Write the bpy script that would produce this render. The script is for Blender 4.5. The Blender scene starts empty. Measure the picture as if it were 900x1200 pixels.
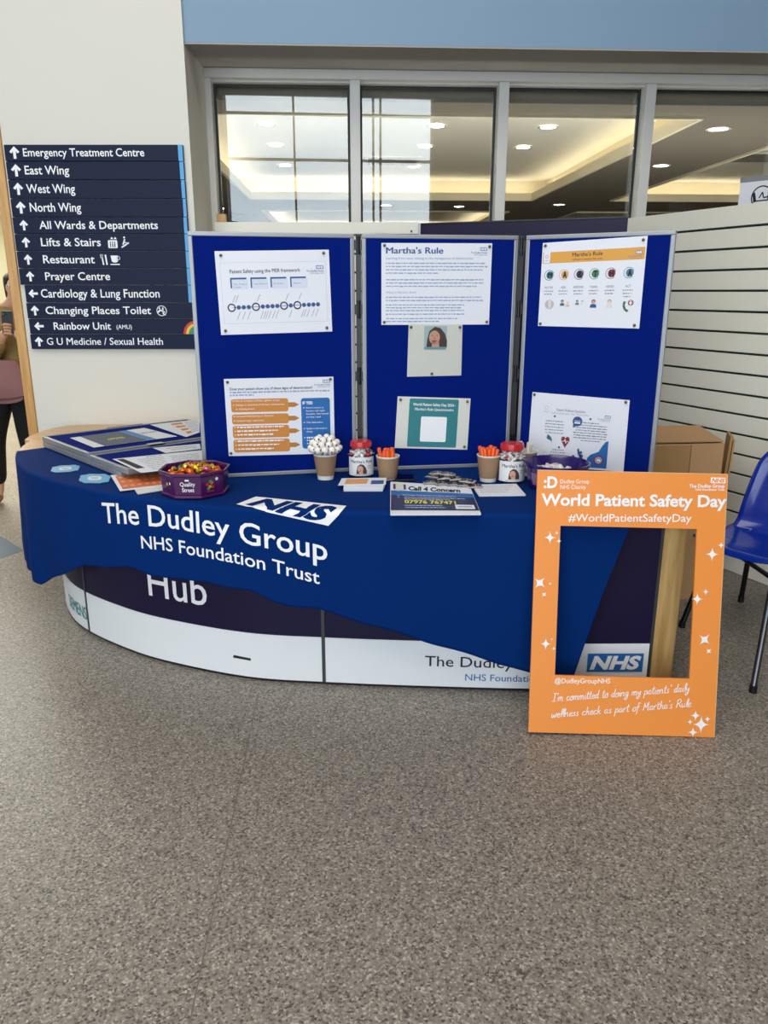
import bpy, bmesh, math, random
from mathutils import Vector, Matrix
random.seed(7)
C = bpy.context.scene.collection
SC = bpy.context.scene
# ------------------------------------------------------------------ camera
F, PITCH, EYE = 900.0, math.radians(16), 1.5
cd = bpy.data.cameras.new('camera'); cam = bpy.data.objects.new('camera', cd); C.objects.link(cam)
cam.location = (0, 0, EYE); cam.rotation_euler = (math.radians(90) - PITCH, 0, 0)
cd.sensor_fit = 'VERTICAL'; cd.sensor_height = 24.0; cd.lens = 24.0 * F / 1200.0; cd.clip_start = 0.05
SC.camera = cam
# ------------------------------------------------------------------ world, light, exposure
w = bpy.data.worlds.new('sky'); SC.world = w; w.use_nodes = True
nt = w.node_tree; bg = nt.nodes['Background']
tc = nt.nodes.new('ShaderNodeTexCoord'); mp = nt.nodes.new('ShaderNodeMapping'); mp.inputs['Scale'].default_value = (1.5, 1.5, 5)
nz = nt.nodes.new('ShaderNodeTexNoise'); nz.inputs['Scale'].default_value = 2.2; nz.inputs['Detail'].default_value = 5
cr = nt.nodes.new('ShaderNodeValToRGB')
cr.color_ramp.elements[0].position = .38; cr.color_ramp.elements[0].color = (.44, .55, .66, 1)
cr.color_ramp.elements[1].position = .66; cr.color_ramp.elements[1].color = (.74, .79, .82, 1)
nt.links.new(tc.outputs['Generated'], mp.inputs[0]); nt.links.new(mp.outputs[0], nz.inputs[0])
nt.links.new(nz.outputs['Fac'], cr.inputs[0]); nt.links.new(cr.outputs[0], bg.inputs[0])
bg.inputs[1].default_value = 7.5
def area(name, loc, rot, sx, sy, power, col, spread=180):
    l = bpy.data.lights.new(name, 'AREA'); l.shape = 'RECTANGLE'; l.size = sx; l.size_y = sy
    l.energy = power; l.color = col; l.spread = math.radians(spread)
    o = bpy.data.objects.new(name, l); C.objects.link(o); o.location = loc; o.rotation_euler = rot; return o
area('skylight', (-.6, .2, 5.38), (0, 0, 0), 4.5, 4.5, 215, (1.0, .96, .89))
pt = area('curtain_wall_portal', (.09, -5.9, 2.7), (math.radians(90), 0, 0), 4.02, 4.9, 1, (1, 1, 1))
pt.data.cycles.is_portal = True
pt = area('curtain_wall_portal', (-4.8, -5.9, 2.7), (math.radians(90), 0, 0), 5.2, 4.9, 1, (1, 1, 1)); pt.data.cycles.is_portal = True  # portal of the extra left opening, added for frontal daylight
area('added_room_fill', (2.2, 5.62, 1.05), (math.radians(90 + 50), 0, math.radians(2.9)), 6.0, .12, 90, (1.0, .95, .86))  # added unseen light aimed upwards, brightens the ceiling behind the glass
area('corridor_ceiling_lamp', (-3.9, 8.0, 2.95), (0, 0, 0), 1.6, 5.0, 190, (1.0, .86, .62))
VS = SC.view_settings
SC.display_settings.display_device = 'sRGB'
VS.view_transform = 'Standard'; VS.look = 'None'; VS.gamma = 1; VS.use_curve_mapping = False
VS.exposure = 0.0
# ------------------------------------------------------------------ measuring helpers
def ray(px, py):
    u = (px - 450) / F; v = (600 - py) / F
    return Vector((u, math.cos(PITCH) + v * math.sin(PITCH), -math.sin(PITCH) + v * math.cos(PITCH)))
EYEV = Vector((0, 0, EYE))
def onz(px, py, z=0.0):
    d = ray(px, py); return EYEV + d * ((z - EYE) / d.z)
def ony(px, py, y):
    d = ray(px, py); return EYEV + d * (y / d.y)
def onpl(px, py, o, n):
    d = ray(px, py); return EYEV + d * ((o - EYEV).dot(n) / d.dot(n))
# ------------------------------------------------------------------ materials
def lin(c):
    if isinstance(c, str):
        c = tuple(int(c[i:i + 2], 16) / 255 for i in (0, 2, 4))
    return tuple((x / 12.92 if x <= .04045 else ((x + .055) / 1.055) ** 2.4) for x in c) + (1,)
MATS = {}
def mat(name, col, rough=.5, metal=0, emit=0, bump=0, bscale=200, var=0, vscale=8, spec=.5, alpha=1, trans=0, coat=0, sheen=0):
    if name in MATS: return MATS[name]
    m = bpy.data.materials.new(name); m.use_nodes = True; t = m.node_tree; b = t.nodes['Principled BSDF']
    c = lin(col)
    b.inputs['Base Color'].default_value = c; b.inputs['Roughness'].default_value = rough
    b.inputs['Metallic'].default_value = metal; b.inputs['Specular IOR Level'].default_value = spec
    b.inputs['Coat Weight'].default_value = coat; b.inputs['Transmission Weight'].default_value = trans
    b.inputs['Alpha'].default_value = alpha; b.inputs['Sheen Weight'].default_value = sheen
    if emit:
        b.inputs['Emission Color'].default_value = c; b.inputs['Emission Strength'].default_value = emit
    co = t.nodes.new('ShaderNodeTexCoord')
    if var:
        n = t.nodes.new('ShaderNodeTexNoise'); n.inputs['Scale'].default_value = vscale; n.inputs['Detail'].default_value = 4
        r = t.nodes.new('ShaderNodeMapRange'); r.inputs[3].default_value = 1 - var; r.inputs[4].default_value = 1 + var
        x = t.nodes.new('ShaderNodeMix'); x.data_type = 'RGBA'; x.blend_type = 'MULTIPLY'; x.inputs[0].default_value = 1
        x.inputs[6].default_value = c
        t.links.new(co.outputs['Object'], n.inputs['Vector']); t.links.new(n.outputs['Fac'], r.inputs[0])
        t.links.new(r.outputs[0], x.inputs[7]); t.links.new(x.outputs[2], b.inputs['Base Color'])
    if bump:
        n = t.nodes.new('ShaderNodeTexNoise'); n.inputs['Scale'].default_value = bscale; n.inputs['Detail'].default_value = 3
        p = t.nodes.new('ShaderNodeBump'); p.inputs['Strength'].default_value = bump; p.inputs['Distance'].default_value = .002
        t.links.new(co.outputs['Object'], n.inputs['Vector']); t.links.new(n.outputs['Fac'], p.inputs['Height'])
        t.links.new(p.outputs[0], b.inputs['Normal'])
    MATS[name] = m; return m
def wood_mat(name, c1, c2, rough=.4, axis=2, scale=6):
    m = mat(name, c1, rough); t = m.node_tree; b = t.nodes['Principled BSDF']
    co = t.nodes.new('ShaderNodeTexCoord'); mpn = t.nodes.new('ShaderNodeMapping')
    sc = [scale * 5, scale * 5, scale * 5]; sc[axis] = scale * .4; mpn.inputs['Scale'].default_value = sc
    n = t.nodes.new('ShaderNodeTexNoise'); n.inputs['Scale'].default_value = 1.5; n.inputs['Detail'].default_value = 6
    r = t.nodes.new('ShaderNodeValToRGB'); r.color_ramp.elements[0].color = lin(c2); r.color_ramp.elements[1].color = lin(c1)
    r.color_ramp.elements[0].position = .3; r.color_ramp.elements[1].position = .65
    t.links.new(co.outputs['Object'], mpn.inputs[0]); t.links.new(mpn.outputs[0], n.inputs[0])
    t.links.new(n.outputs['Fac'], r.inputs[0]); t.links.new(r.outputs[0], b.inputs['Base Color']); return m
def glass_mat(name, tint=(1, 1, 1), base=.05, rough=0.0):
    m = bpy.data.materials.new(name); m.use_nodes = True; t = m.node_tree; t.nodes.clear()
    o = t.nodes.new('ShaderNodeOutputMaterial'); mx = t.nodes.new('ShaderNodeMixShader')
    tr = t.nodes.new('ShaderNodeBsdfTransparent'); gl = t.nodes.new('ShaderNodeBsdfGlossy')
    tr.inputs[0].default_value = tint + (1,); gl.inputs['Roughness'].default_value = rough
    lw = t.nodes.new('ShaderNodeLayerWeight'); lw.inputs[0].default_value = .5
    p = t.nodes.new('ShaderNodeMath'); p.operation = 'POWER'; p.inputs[1].default_value = 4
    a = t.nodes.new('ShaderNodeMath'); a.operation = 'MULTIPLY_ADD'; a.inputs[1].default_value = 1 - base; a.inputs[2].default_value = base
    t.links.new(lw.outputs['Facing'], p.inputs[0]); t.links.new(p.outputs[0], a.inputs[0]); t.links.new(a.outputs[0], mx.inputs[0])
    t.links.new(tr.outputs[0], mx.inputs[1]); t.links.new(gl.outputs[0], mx.inputs[2]); t.links.new(mx.outputs[0], o.inputs[0])
    MATS[name] = m; return m
def floor_mat():
    m = bpy.data.materials.new('speckled_vinyl'); m.use_nodes = True; t = m.node_tree; b = t.nodes['Principled BSDF']
    co = t.nodes.new('ShaderNodeTexCoord'); N = t.nodes.new; L = t.links.new
    def noise(s, d=2):
        n = N('ShaderNodeTexNoise'); n.inputs['Scale'].default_value = s; n.inputs['Detail'].default_value = d
        L(co.outputs['Object'], n.inputs['Vector']); return n
    v = N('ShaderNodeTexVoronoi'); v.inputs['Scale'].default_value = 190; L(co.outputs['Object'], v.inputs['Vector'])
    sp = N('ShaderNodeSeparateColor'); L(v.outputs['Color'], sp.inputs[0])
    r = N('ShaderNodeValToRGB'); r.color_ramp.interpolation = 'LINEAR'
    e = r.color_ramp.elements; e[0].position = 0; e[0].color = lin('4a4540'); e[1].position = 1; e[1].color = lin('b5aca0')
    for p, c in ((.14, '625b54'), (.24, '7e766d'), (.7, '8a8178'), (.86, '9b9288')):
        x = e.new(p); x.color = lin(c)
    L(sp.outputs[0], r.inputs[0])
    n2 = noise(90, 3); mr = N('ShaderNodeMapRange'); mr.inputs[1].default_value = .35; mr.inputs[2].default_value = .65
    mr.inputs[3].default_value = .82; mr.inputs[4].default_value = 1.16; L(n2.outputs['Fac'], mr.inputs[0])
    n3 = noise(1.3, 2); mr3 = N('ShaderNodeMapRange'); mr3.inputs[3].default_value = .92; mr3.inputs[4].default_value = 1.08; L(n3.outputs['Fac'], mr3.inputs[0])
    mm = N('ShaderNodeMath'); mm.operation = 'MULTIPLY'; L(mr.outputs[0], mm.inputs[0]); L(mr3.outputs[0], mm.inputs[1])
    x = N('ShaderNodeMix'); x.data_type = 'RGBA'; x.blend_type = 'MULTIPLY'; x.inputs[0].default_value = 1
    L(r.outputs[0], x.inputs[6]); L(mm.outputs[0], x.inputs[7]); L(x.outputs[2], b.inputs['Base Color'])
    b.inputs['Roughness'].default_value = .42; b.inputs['Specular IOR Level'].default_value = .35
    p = N('ShaderNodeBump'); p.inputs['Strength'].default_value = .15; p.inputs['Distance'].default_value = .001
    L(sp.outputs[1], p.inputs['Height']); L(p.outputs[0], b.inputs['Normal']); return m
M_white = mat('white_paint', 'dcd8cd', .6, bump=.05, bscale=40, var=.02, vscale=2)
M_frame = mat('white_window_frame', 'd4d1cb', .35)
M_fascia = mat('blue_fascia_paint', '809bb4', .6, var=.02, vscale=2)
M_soffit = mat('soffit_grey', 'a8a39b', .7)
M_cream = mat('cream_wall', 'ddd2a8', .7)
M_floor = floor_mat()
M_inlay = mat('blue_grey_vinyl', '3d5670', .45, bump=.1)
M_beech = wood_mat('beech_trim', 'd3a25f', 'b9853f', .35, 2)
M_beechtop = wood_mat('beech_laminate', 'd8b183', 'caa071', .35, 0, 4)
M_pine = wood_mat('raw_pine', 'd6b072', 'ad8446', .6, 2, 5)
M_alu = mat('brushed_aluminium', '9c9ea2', .4, .5)
M_steel = mat('chrome_steel', 'b0b0b2', .2, 1)
M_black = mat('black_plastic', '0c0c0e', .4)
M_blackmet = mat('black_steel', '101113', .35, .2)
M_felt = mat('royal_blue_felt', '001a70', .95, bump=.3, bscale=700, spec=.1, var=.05, vscale=60)
M_cloth = mat('navy_blue_cloth', '032a68', .85, bump=.15, bscale=900, spec=.06)
M_navy = mat('aubergine_laminate', '1a1236', .45, spec=.25)
M_hubwhite = mat('white_laminate', 'eceef0', .3, var=.02, vscale=5)
M_gask = mat('black_gasket', '101010', .5)
M_ink = mat('white_vinyl', 'f4f4f4', .5)
M_paper = mat('white_paper', 'e4e5ec', .45)
M_paper2 = mat('cream_paper', 'dcdbd2', .4)
M_inkblack = mat('black_ink', '15151a', .6)
M_inkgrey = mat('grey_ink', '858998', .6)
M_inkblue = mat('blue_ink', '2f5590', .6)
M_greyblue = mat('pale_blue_ink', '96a5c4', .6)
M_nhs = mat('logo_blue', '1a66ac', .5)
M_orange = mat('orange_board', 'f3923c', .45)
M_orangeink = mat('ochre_ink', 'cf8638', .6)
M_sign = mat('sign_navy', '0d1937', .5, spec=.2)
M_signblue = mat('sign_sky_blue', '4aa0dc', .4)
# ------------------------------------------------------------------ object helpers
def tag(o, label=None, cat=None, group=None, kind=None):
    if label: o['label'] = label
    if cat: o['category'] = cat
    if group: o['group'] = group
    if kind: o['kind'] = kind
    return o
def empty(name, loc, label=None, cat=None, group=None):
    o = bpy.data.objects.new(name, None); C.objects.link(o); o.location = loc; o.empty_display_size = .1
    return tag(o, label, cat, group)
def wloc(o):
    v = Vector((0, 0, 0))
    while o: v = v + Vector(o.location); o = o.parent
    return v
class MB:
    def __init__(s): s.v = []; s.f = []
    def add(s, vs, fs):
        n = len(s.v); s.v += [Vector(x) for x in vs]; s.f += [tuple(i + n for i in f) for f in fs]; return s
    def obox(s, o, a, b, c):     # corner + three edge vectors
        o, a, b, c = map(Vector, (o, a, b, c)); vs = [o, o + a, o + a + b, o + b, o + c, o + a + c, o + a + b + c, o + b + c]
        fl = [(0, 3, 2, 1), (4, 5, 6, 7), (0, 1, 5, 4), (1, 2, 6, 5), (2, 3, 7, 6), (3, 0, 4, 7)]
        if a.cross(b).dot(c) < 0: fl = [f[::-1] for f in fl]
        return s.add(vs, fl)
    def box(s, x0, x1, y0, y1, z0, z1): return s.obox((x0, y0, z0), (x1 - x0, 0, 0), (0, y1 - y0, 0), (0, 0, z1 - z0))
    def tube(s, pts, r, n=12, cap=True, rs=None):
        pts = [Vector(p) for p in pts]; k0 = len(s.v); up = Vector((0, 0, 1)); N = len(pts)
        for i, p in enumerate(pts):
            d = (pts[min(i + 1, N - 1)] - pts[max(i - 1, 0)]).normalized()
            a = d.cross(up if abs(d.z) < .95 else Vector((1, 0, 0))).normalized(); b = d.cross(a)
            rr = rs[i] if rs else r
            for k in range(n):
                t = 2 * math.pi * k / n; s.v.append(p + a * (rr * math.cos(t)) + b * (rr * math.sin(t)))
        for i in range(N - 1):
            for k in range(n):
                a0 = k0 + i * n + k; a1 = k0 + i * n + (k + 1) % n; s.f.append((a0, a1, a1 + n, a0 + n))
        if cap: s.f.append(tuple(k0 + k for k in range(n))[::-1]); s.f.append(tuple(k0 + (N - 1) * n + k for k in range(n)))
        return s
    def lathe(s, prof, c=(0, 0, 0), n=28, phase=0, cap=True):
        c = Vector(c); k0 = len(s.v); N = len(prof)
        for r, z in prof:
            for k in range(n):
                t = 2 * math.pi * k / n + phase; s.v.append(c + Vector((r * math.cos(t), r * math.sin(t), z)))
        for i in range(N - 1):
            for k in range(n):
                a0 = k0 + i * n + k; a1 = k0 + i * n + (k + 1) % n; s.f.append((a0, a1, a1 + n, a0 + n))
        if cap: s.f.append(tuple(k0 + k for k in range(n))[::-1]); s.f.append(tuple(k0 + (N - 1) * n + k for k in range(n)))
        return s
    def ball(s, c, r, n=12, m=8, sc=(1, 1, 1), R=None):
        c = Vector(c); k0 = len(s.v)
        def P(x, y, z):
            q = Vector((x * sc[0], y * sc[1], z * sc[2])); return c + (R @ q if R else q)
        s.v.append(P(0, 0, -r))
        for i in range(1, m):
            a = -math.pi / 2 + math.pi * i / m
            for k in range(n): t = 2 * math.pi * k / n; s.v.append(P(r * math.cos(a) * math.cos(t), r * math.cos(a) * math.sin(t), r * math.sin(a)))
        s.v.append(P(0, 0, r)); top = len(s.v) - 1
        for k in range(n): s.f.append((k0, k0 + 1 + (k + 1) % n, k0 + 1 + k))
        for i in range(m - 2):
            for k in range(n):
                a0 = k0 + 1 + i * n + k; a1 = k0 + 1 + i * n + (k + 1) % n; s.f.append((a0, a1, a1 + n, a0 + n))
        b = k0 + 1 + (m - 2) * n
        for k in range(n): s.f.append((b + k, b + (k + 1) % n, top))
        return s
    def slab(s, poly, nrm, th):      # flat polygon (3D, ordered) given thickness along nrm
        poly = [Vector(p) for p in poly]; n = len(poly); d = Vector(nrm) * th
        A = sum(((poly[i] - poly[0]).cross(poly[(i + 1) % n] - poly[0]) for i in range(n)), Vector())
        if A.dot(d) < 0: poly = poly[::-1]
        fs = [tuple(range(n))[::-1], tuple(range(n, 2 * n))] + [(i, (i + 1) % n, n + (i + 1) % n, n + i) for i in range(n)]
        return s.add(poly + [p + d for p in poly], fs)
    def build(s, name, m, parent=None, smooth=False, origin=None, bevel=0, seg=2, sub=0):
        if parent is not None: off = wloc(parent); loc = (0, 0, 0)
        else: off = Vector(origin) if origin is not None else Vector((0, 0, 0)); loc = off
        me = bpy.data.meshes.new(name); me.from_pydata([v - off for v in s.v], [], s.f)
        me.materials.append(m); me.update()
        if smooth: me.polygons.foreach_set('use_smooth', [True] * len(me.polygons))
        o = bpy.data.objects.new(name, me); C.objects.link(o); o.location = loc
        if parent is not None: o.parent = parent
        if bevel:
            b = o.modifiers.new('b', 'BEVEL'); b.width = bevel; b.segments = seg; b.limit_method = 'ANGLE'; b.angle_limit = math.radians(40)
        if sub: b = o.modifiers.new('s', 'SUBSURF'); b.levels = sub; b.render_levels = sub
        if smooth == 'auto': me.set_sharp_from_angle(angle=math.radians(35))
        return o
def struct(mb, name, m, **k): o = mb.build(name, m, **k); o['kind'] = 'structure'; return o
def fitorigin(mb):
    xs = [v.x for v in mb.v]; ys = [v.y for v in mb.v]; zs = [v.z for v in mb.v]
    return ((min(xs) + max(xs)) / 2, (min(ys) + max(ys)) / 2, min(zs))
def thing(mb, name, m, label, cat, group=None, **k):
    o = mb.build(name, m, origin=fitorigin(mb), **k); return tag(o, label, cat, group)
def copy_tree(o, parent=None):
    c = o.copy(); C.objects.link(c); c.parent = parent
    for ch in list(o.children): copy_tree(ch, c)
    return c
# ------------------------------------------------------------------ lettering
def raw_text(s, bold=0.0, spacing=1.0):
    cu = bpy.data.curves.new('t', 'FONT'); cu.body = s; cu.size = 1; cu.offset = bold; cu.space_character = spacing; cu.resolution_u = 3
    o = bpy.data.objects.new('t', cu); C.objects.link(o); dg = bpy.context.evaluated_depsgraph_get(); dg.update()
    me = bpy.data.meshes.new_from_object(o.evaluated_get(dg)); vs = [Vector((v.co.x, v.co.y, 0)) for v in me.vertices]
    fs = [tuple(p.vertices) for p in me.polygons]; bpy.data.objects.remove(o); bpy.data.curves.remove(cu); bpy.data.meshes.remove(me)
    return vs, fs
_v, _f = raw_text('H'); CAP = max(v.y for v in _v)
def slice_flat(vs, fs, dx, dy=None):
    bm = bmesh.new(); bv = [bm.verts.new(v) for v in vs]
    for f in fs:
        try: bm.faces.new([bv[i] for i in f])
        except ValueError: pass
    x0 = min(v.x for v in vs); x1 = max(v.x for v in vs); y0 = min(v.y for v in vs); y1 = max(v.y for v in vs)
    def cut(c, n): bmesh.ops.bisect_plane(bm, geom=bm.verts[:] + bm.edges[:] + bm.faces[:], plane_co=c, plane_no=n)
    k = x0 + dx
    while k < x1: cut((k, 0, 0), (1, 0, 0)); k += dx
    if dy:
        k = y0 + dy
        while k < y1: cut((0, k, 0), (0, 1, 0)); k += dy
    bm.verts.index_update(); r = [v.co.copy() for v in bm.verts], [tuple(v.index for v in f.verts) for f in bm.faces]; bm.free(); return r
def text_mb(mb, s, fn, bold=0.0, spacing=1.0, slant=0.0, dx=None, dy=None):
    lift = None
    if bold and 'M' in s:          # widen by overlapping copies: an outline offset would fill the inner corner of an M
        v0, f0 = raw_text(s, 0.0, spacing); vs, fs = [], []; lift = True
        for k_ in (-1, 0, 1): n_ = len(vs); vs += [v + Vector((k_ * bold * .8, k_ * bold * .25, (k_ + 1) * .00012)) for v in v0]; fs += [tuple(i + n_ for i in f) for f in f0]
    else: vs, fs = raw_text(s, bold, spacing)
    if not vs: return mb
    vs = [Vector((v.x + slant * v.y, v.y, v.z)) for v in vs]
    x0 = min(v.x for v in vs); W = max(v.x for v in vs) - x0
    if dx: vs, fs = slice_flat(vs, fs, dx, dy)
    P = [fn((v.x - x0) / W, v.y / CAP) for v in vs]
    if lift: a = fn(0, 0); nn_ = (fn(.2, 0) - a).cross(fn(0, .8) - a).normalized(); P = [p + nn_ * v.z for p, v in zip(P, vs)]
    return mb.add(P, fs)
LAY = .0004
class Sheet:                      # a flat quad in space; u to the right, v downwards
    def __init__(s, tl, tr, br, bl):
        s.c = [Vector(x) for x in (tl, tr, br, bl)]; s.n = (s.c[3] - s.c[0]).cross(s.c[1] - s.c[0]).normalized()
        s.w = ((s.c[1] - s.c[0]).length + (s.c[2] - s.c[3]).length) / 2; s.h = ((s.c[3] - s.c[0]).length + (s.c[2] - s.c[1]).length) / 2
    def at(s, u, v, lay=0):
        a = s.c[0].lerp(s.c[1], u); b = s.c[3].lerp(s.c[2], u); return a.lerp(b, v) + s.n * (lay * LAY)
    def body(s, th=.0006):
        m = MB(); m.slab(s.c, -s.n, th); return m
    def poly(s, mb, pts, lay=1): return mb.add([s.at(u, v, lay) for u, v in pts], [tuple(range(len(pts)))])
    def rect(s, mb, u0, v0, u1, v1, lay=1): return s.poly(mb, [(u0, v0), (u0, v1), (u1, v1), (u1, v0)], lay)
    def rrect(s, mb, u0, v0, u1, v1, r, lay=1, n=5):
        ru, rv = r, r * s.w / s.h; P = []
        for cx, cy, a in ((u1 - ru, v0 + rv, -90), (u1 - ru, v1 - rv, 0), (u0 + ru, v1 - rv, 90), (u0 + ru, v0 + rv, 180)):
            for k in range(n + 1): t = math.radians(a + 90 * k / n); P.append((cx + ru * math.cos(t), cy + rv * math.sin(t)))
        return s.poly(mb, P[::-1], lay)
    def disc(s, mb, u, v, r, lay=1, n=20, asp=1.0):
        k = s.w / s.h; return s.poly(mb, [(u + r * asp * math.cos(t), v + r * k * math.sin(t)) for t in [-2 * math.pi * i / n for i in range(n)]], lay)
    def ring(s, mb, u, v, r, r2, lay=1, n=24, a0=0, a1=360):
        k = s.w / s.h; T = [math.radians(a0 + (a1 - a0) * i / n) for i in range(n + 1)]
        for i in range(n):
            q = [(r, T[i]), (r2, T[i]), (r2, T[i + 1]), (r, T[i + 1])]
            s.poly(mb, [(u + a * math.cos(t), v + a * k * math.sin(t)) for a, t in q], lay)
        return mb
    def text(s, mb, t, u0, v, u1, cap, lay=2, bold=0.0, slant=0.0, v1=None, spacing=1.0, rot=False):
        vv = v if v1 is None else v1
        return text_mb(mb, t, lambda a, b: s.at(u0 + (u1 - u0) * a, v + (vv - v) * a - cap * b, lay), bold, spacing, slant)
    def line(s, mb, pts, wd, lay=2):           # stroke with given width (fraction of sheet width)
        k = s.w / s.h
        for (a, b), (c, d) in zip(pts, pts[1:]):
            dx, dy = (c - a), (d - b) / k; L = math.hypot(dx, dy) or 1; nx, ny = -dy / L * wd / 2, dx / L * wd / 2
            s.poly(mb, [(a + nx, b + ny * k), (c + nx, d + ny * k), (c - nx, d - ny * k), (a - nx, b - ny * k)], lay)
        return mb
    def greek(s, mb, u0, v, u1, h, lay=1, seed=0):  # unreadable small print: a row of word-length marks
        r = random.Random(int(u0 * 991 + v * 7919) + seed); u = u0
        while u < u1:
            wl = r.uniform(.012, .05) * (1 if u1 - u0 > .2 else .5); e = min(u + wl, u1); s.rect(mb, u, v, e, v + h * r.uniform(.7, 1), lay); u = e + .007
        return mb
    def star(s, mb, u, v, r, lay=2, rot=0):
        k = s.w / s.h; P = []
        for i in range(40):
            a = -2 * math.pi * i / 40; x = math.copysign(abs(math.cos(a)) ** 4.2, math.cos(a)) * r; y = math.copysign(abs(math.sin(a)) ** 4.2, math.sin(a)) * r * 1.1
            P.append((u + x * math.cos(rot) - y * math.sin(rot), v + (x * math.sin(rot) + y * math.cos(rot)) * k))
        return s.poly(mb, P, lay)
def nhs_logo(sh, u0, v0, u1, v1, parent, lay=2, box=None, ink=None, name='logo'):
    b = MB(); sh.rect(b, u0, v0, u1, v1, lay); b.build(name, box or M_nhs, parent)
    t = MB(); h = v1 - v0; w_ = u1 - u0
    sh.text(t, 'NHS', u0 + .05 * w_, v1 - .17 * h, u1 - .04 * w_, .66 * h, lay + 1, bold=.045, slant=.22); t.build(name + '_lettering', ink or M_ink, parent)
# ================================================================== THE SETTING
WD = Vector((math.cos(math.radians(2.9)), math.sin(math.radians(2.9)), 0)); WN = Vector((-WD.y, WD.x, 0))   # window wall direction, inward normal
W0 = Vector((-1.04, 4.5, 0))
def wp(a, b, z): return W0 + WD * a + WN * b + Vector((0, 0, z))
def wbox(mb, a0, a1, b0, b1, z0, z1): return mb.obox(wp(a0, b0, z0), WD * (a1 - a0), WN * (b1 - b0), (0, 0, z1 - z0))
struct(MB().box(-9, 9, -7, 22, -.1, 0), 'floor', M_floor)
# floor seams and inlay
m = MB()
for (x0, y0, x1, y1) in [(onz(222, 1200)[0], onz(222, 1200)[1], onz(303, 812)[0], onz(303, 812)[1]), (2.6, -1, 2.45, 4.0)]:
    a = Vector((x0, y0, .0004)); b = Vector((x1, y1, .0004)); d = (b - a).normalized(); n = Vector((-d.y, d.x, 0)) * .0018
    m.slab([a - n, b - n, b + n, a + n], (0, 0, 1), .0003)
struct(m, 'trim_1', mat('seam_weld', '6a6259', .5))
a, b, c = onz(0, 628), onz(28, 645), onz(0, 655)
m = MB(); L1 = a + (a - b) * 9; L2 = c + (c - b) * 9
m.slab([b, L1, L2], (0, 0, 1), .001); struct(m, 'trim_2', M_inlay)
# column with the signs
CX0, CX1, CY = -2.045, -1.04, 4.5
struct(MB().box(CX0, CX1, CY, 5.1, 0, 5.6), 'wall_column', M_white)
struct(MB().box(CX0 - .055, CX0 - .001, CY - .012, 4.62, 0, 5.6), 'trim_3', M_beech, bevel=.004)
# wall above the window, soffit
struct(wbox(MB(), 0.001, 9, 0.02, .6, 2.75, 5.6), 'wall_fascia', M_fascia)
struct(wbox(MB(), 0.001, 9, 0.021, .6, 2.742, 2.7495), 'trim_4', M_soffit)
# wall below the window
struct(wbox(MB(), 0.001, 9, .46, .6, 0, 1.82), 'wall_back', M_white)
# window frame: head, sill, jamb, mullions
GZ0, GZ1 = 1.86, 2.69
m = MB()
wbox(m, .001, 6, .45, .5, 2.69, 2.741); wbox(m, .001, 6, .5, .62, 2.68, 2.741)
wbox(m, .001, 6, .44, .62, 1.821, 1.86)
struct(m, 'window_1', M_frame, bevel=.003)
mull = []
for px in (416.5, 588, 757): mull.append((onpl(px, 175, wp(0, .47, 0), WN) - W0).dot(WD))
pitch_ = (mull[2] - mull[0]) / 2
mull += [mull[2] + pitch_ * k for k in (1, 2, 3)]
for i, a in enumerate([.03] + mull):
    o = struct(wbox(MB(), a - .03, a + .03, .455, .61, 1.861, 2.6895), 'window_frame', M_frame, bevel=.003)
    o.parent = bpy.data.objects['window_1']; del o['kind']
edges = [.06] + [x for a in mull for x in (a - .03, a + .03)]
mg = MB()
GL = glass_mat('window_glass', (.93, .96, .95), .075)
for a0, a1 in zip(edges[0::2], edges[1::2]):
    m2 = MB(); z0, z1 = 1.8615, 2.679
    for q in ((a0 + .0005, a0 + .014, z0, z1), (a1 - .014, a1 - .0005, z0, z1), (a0 + .0145, a1 - .0145, z1 - .013, z1), (a0 + .0145, a1 - .0145, z0, z0 + .013)):
        wbox(m2, q[0], q[1], .55, .575, q[2], q[3])
    o = m2.build('glazing_gasket', M_gask, bpy.data.objects['window_1'])
    o = wbox(MB(), a0 + .0145, a1 - .0145, .56, .568, z0 + .0135, z1 - .0135).build('glass_pane', GL, bpy.data.objects['window_1'])
# ---------------------------------------------------------------- room behind the glass
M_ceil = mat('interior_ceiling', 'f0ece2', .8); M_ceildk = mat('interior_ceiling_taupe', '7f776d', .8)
M_cove = mat('cove_lining', 'e2d8c0', .8)
M_strip = mat('cove_light_strip', 'fff0d2', .5, emit=5.5)
M_lampglow = mat('downlight_lens', 'fff3d8', .5, emit=30)
wbox(MB(), 0, 6, .64, .70, 2.60, 2.95)
struct(wbox(MB(), -.9, 9, .64, .72, 2.615, 3.1), 'trim_5', M_ceildk)
LZ, UZ = 2.62, 2.80
coffers = [(-.35, 3.22, .96, 5.75), (4.2, 8.4, .96, 5.75), (-.35, 3.22, 7.2, 12.0), (4.2, 8.4, 7.2, 12.0)]
XA, XB, YA, YB = -1.15, 9.2, .721, 14.5
def ceiling_ring():
    m = MB(); ax = [XA, -.35, 3.22, 4.2, 8.4, XB]; by = [YA, .96, 5.75, 7.2, 12.0, YB]
    for i in range(5):
        for j in range(5):
            if i in (1, 3) and j in (1, 3): continue
            wbox(m, ax[i], ax[i + 1], by[j], by[j + 1], LZ, LZ + .02)
    return m
struct(ceiling_ring(), 'ceiling', M_ceildk)
struct(MB().slab([(-2.1, 5.15, LZ), (-4.7, 17, LZ), (-4.4, 19, LZ), tuple(wp(XA, 14.5, LZ)), tuple(wp(XA, .8, LZ))], (0, 0, 1), .02), 'ceiling', M_ceildk)
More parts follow.
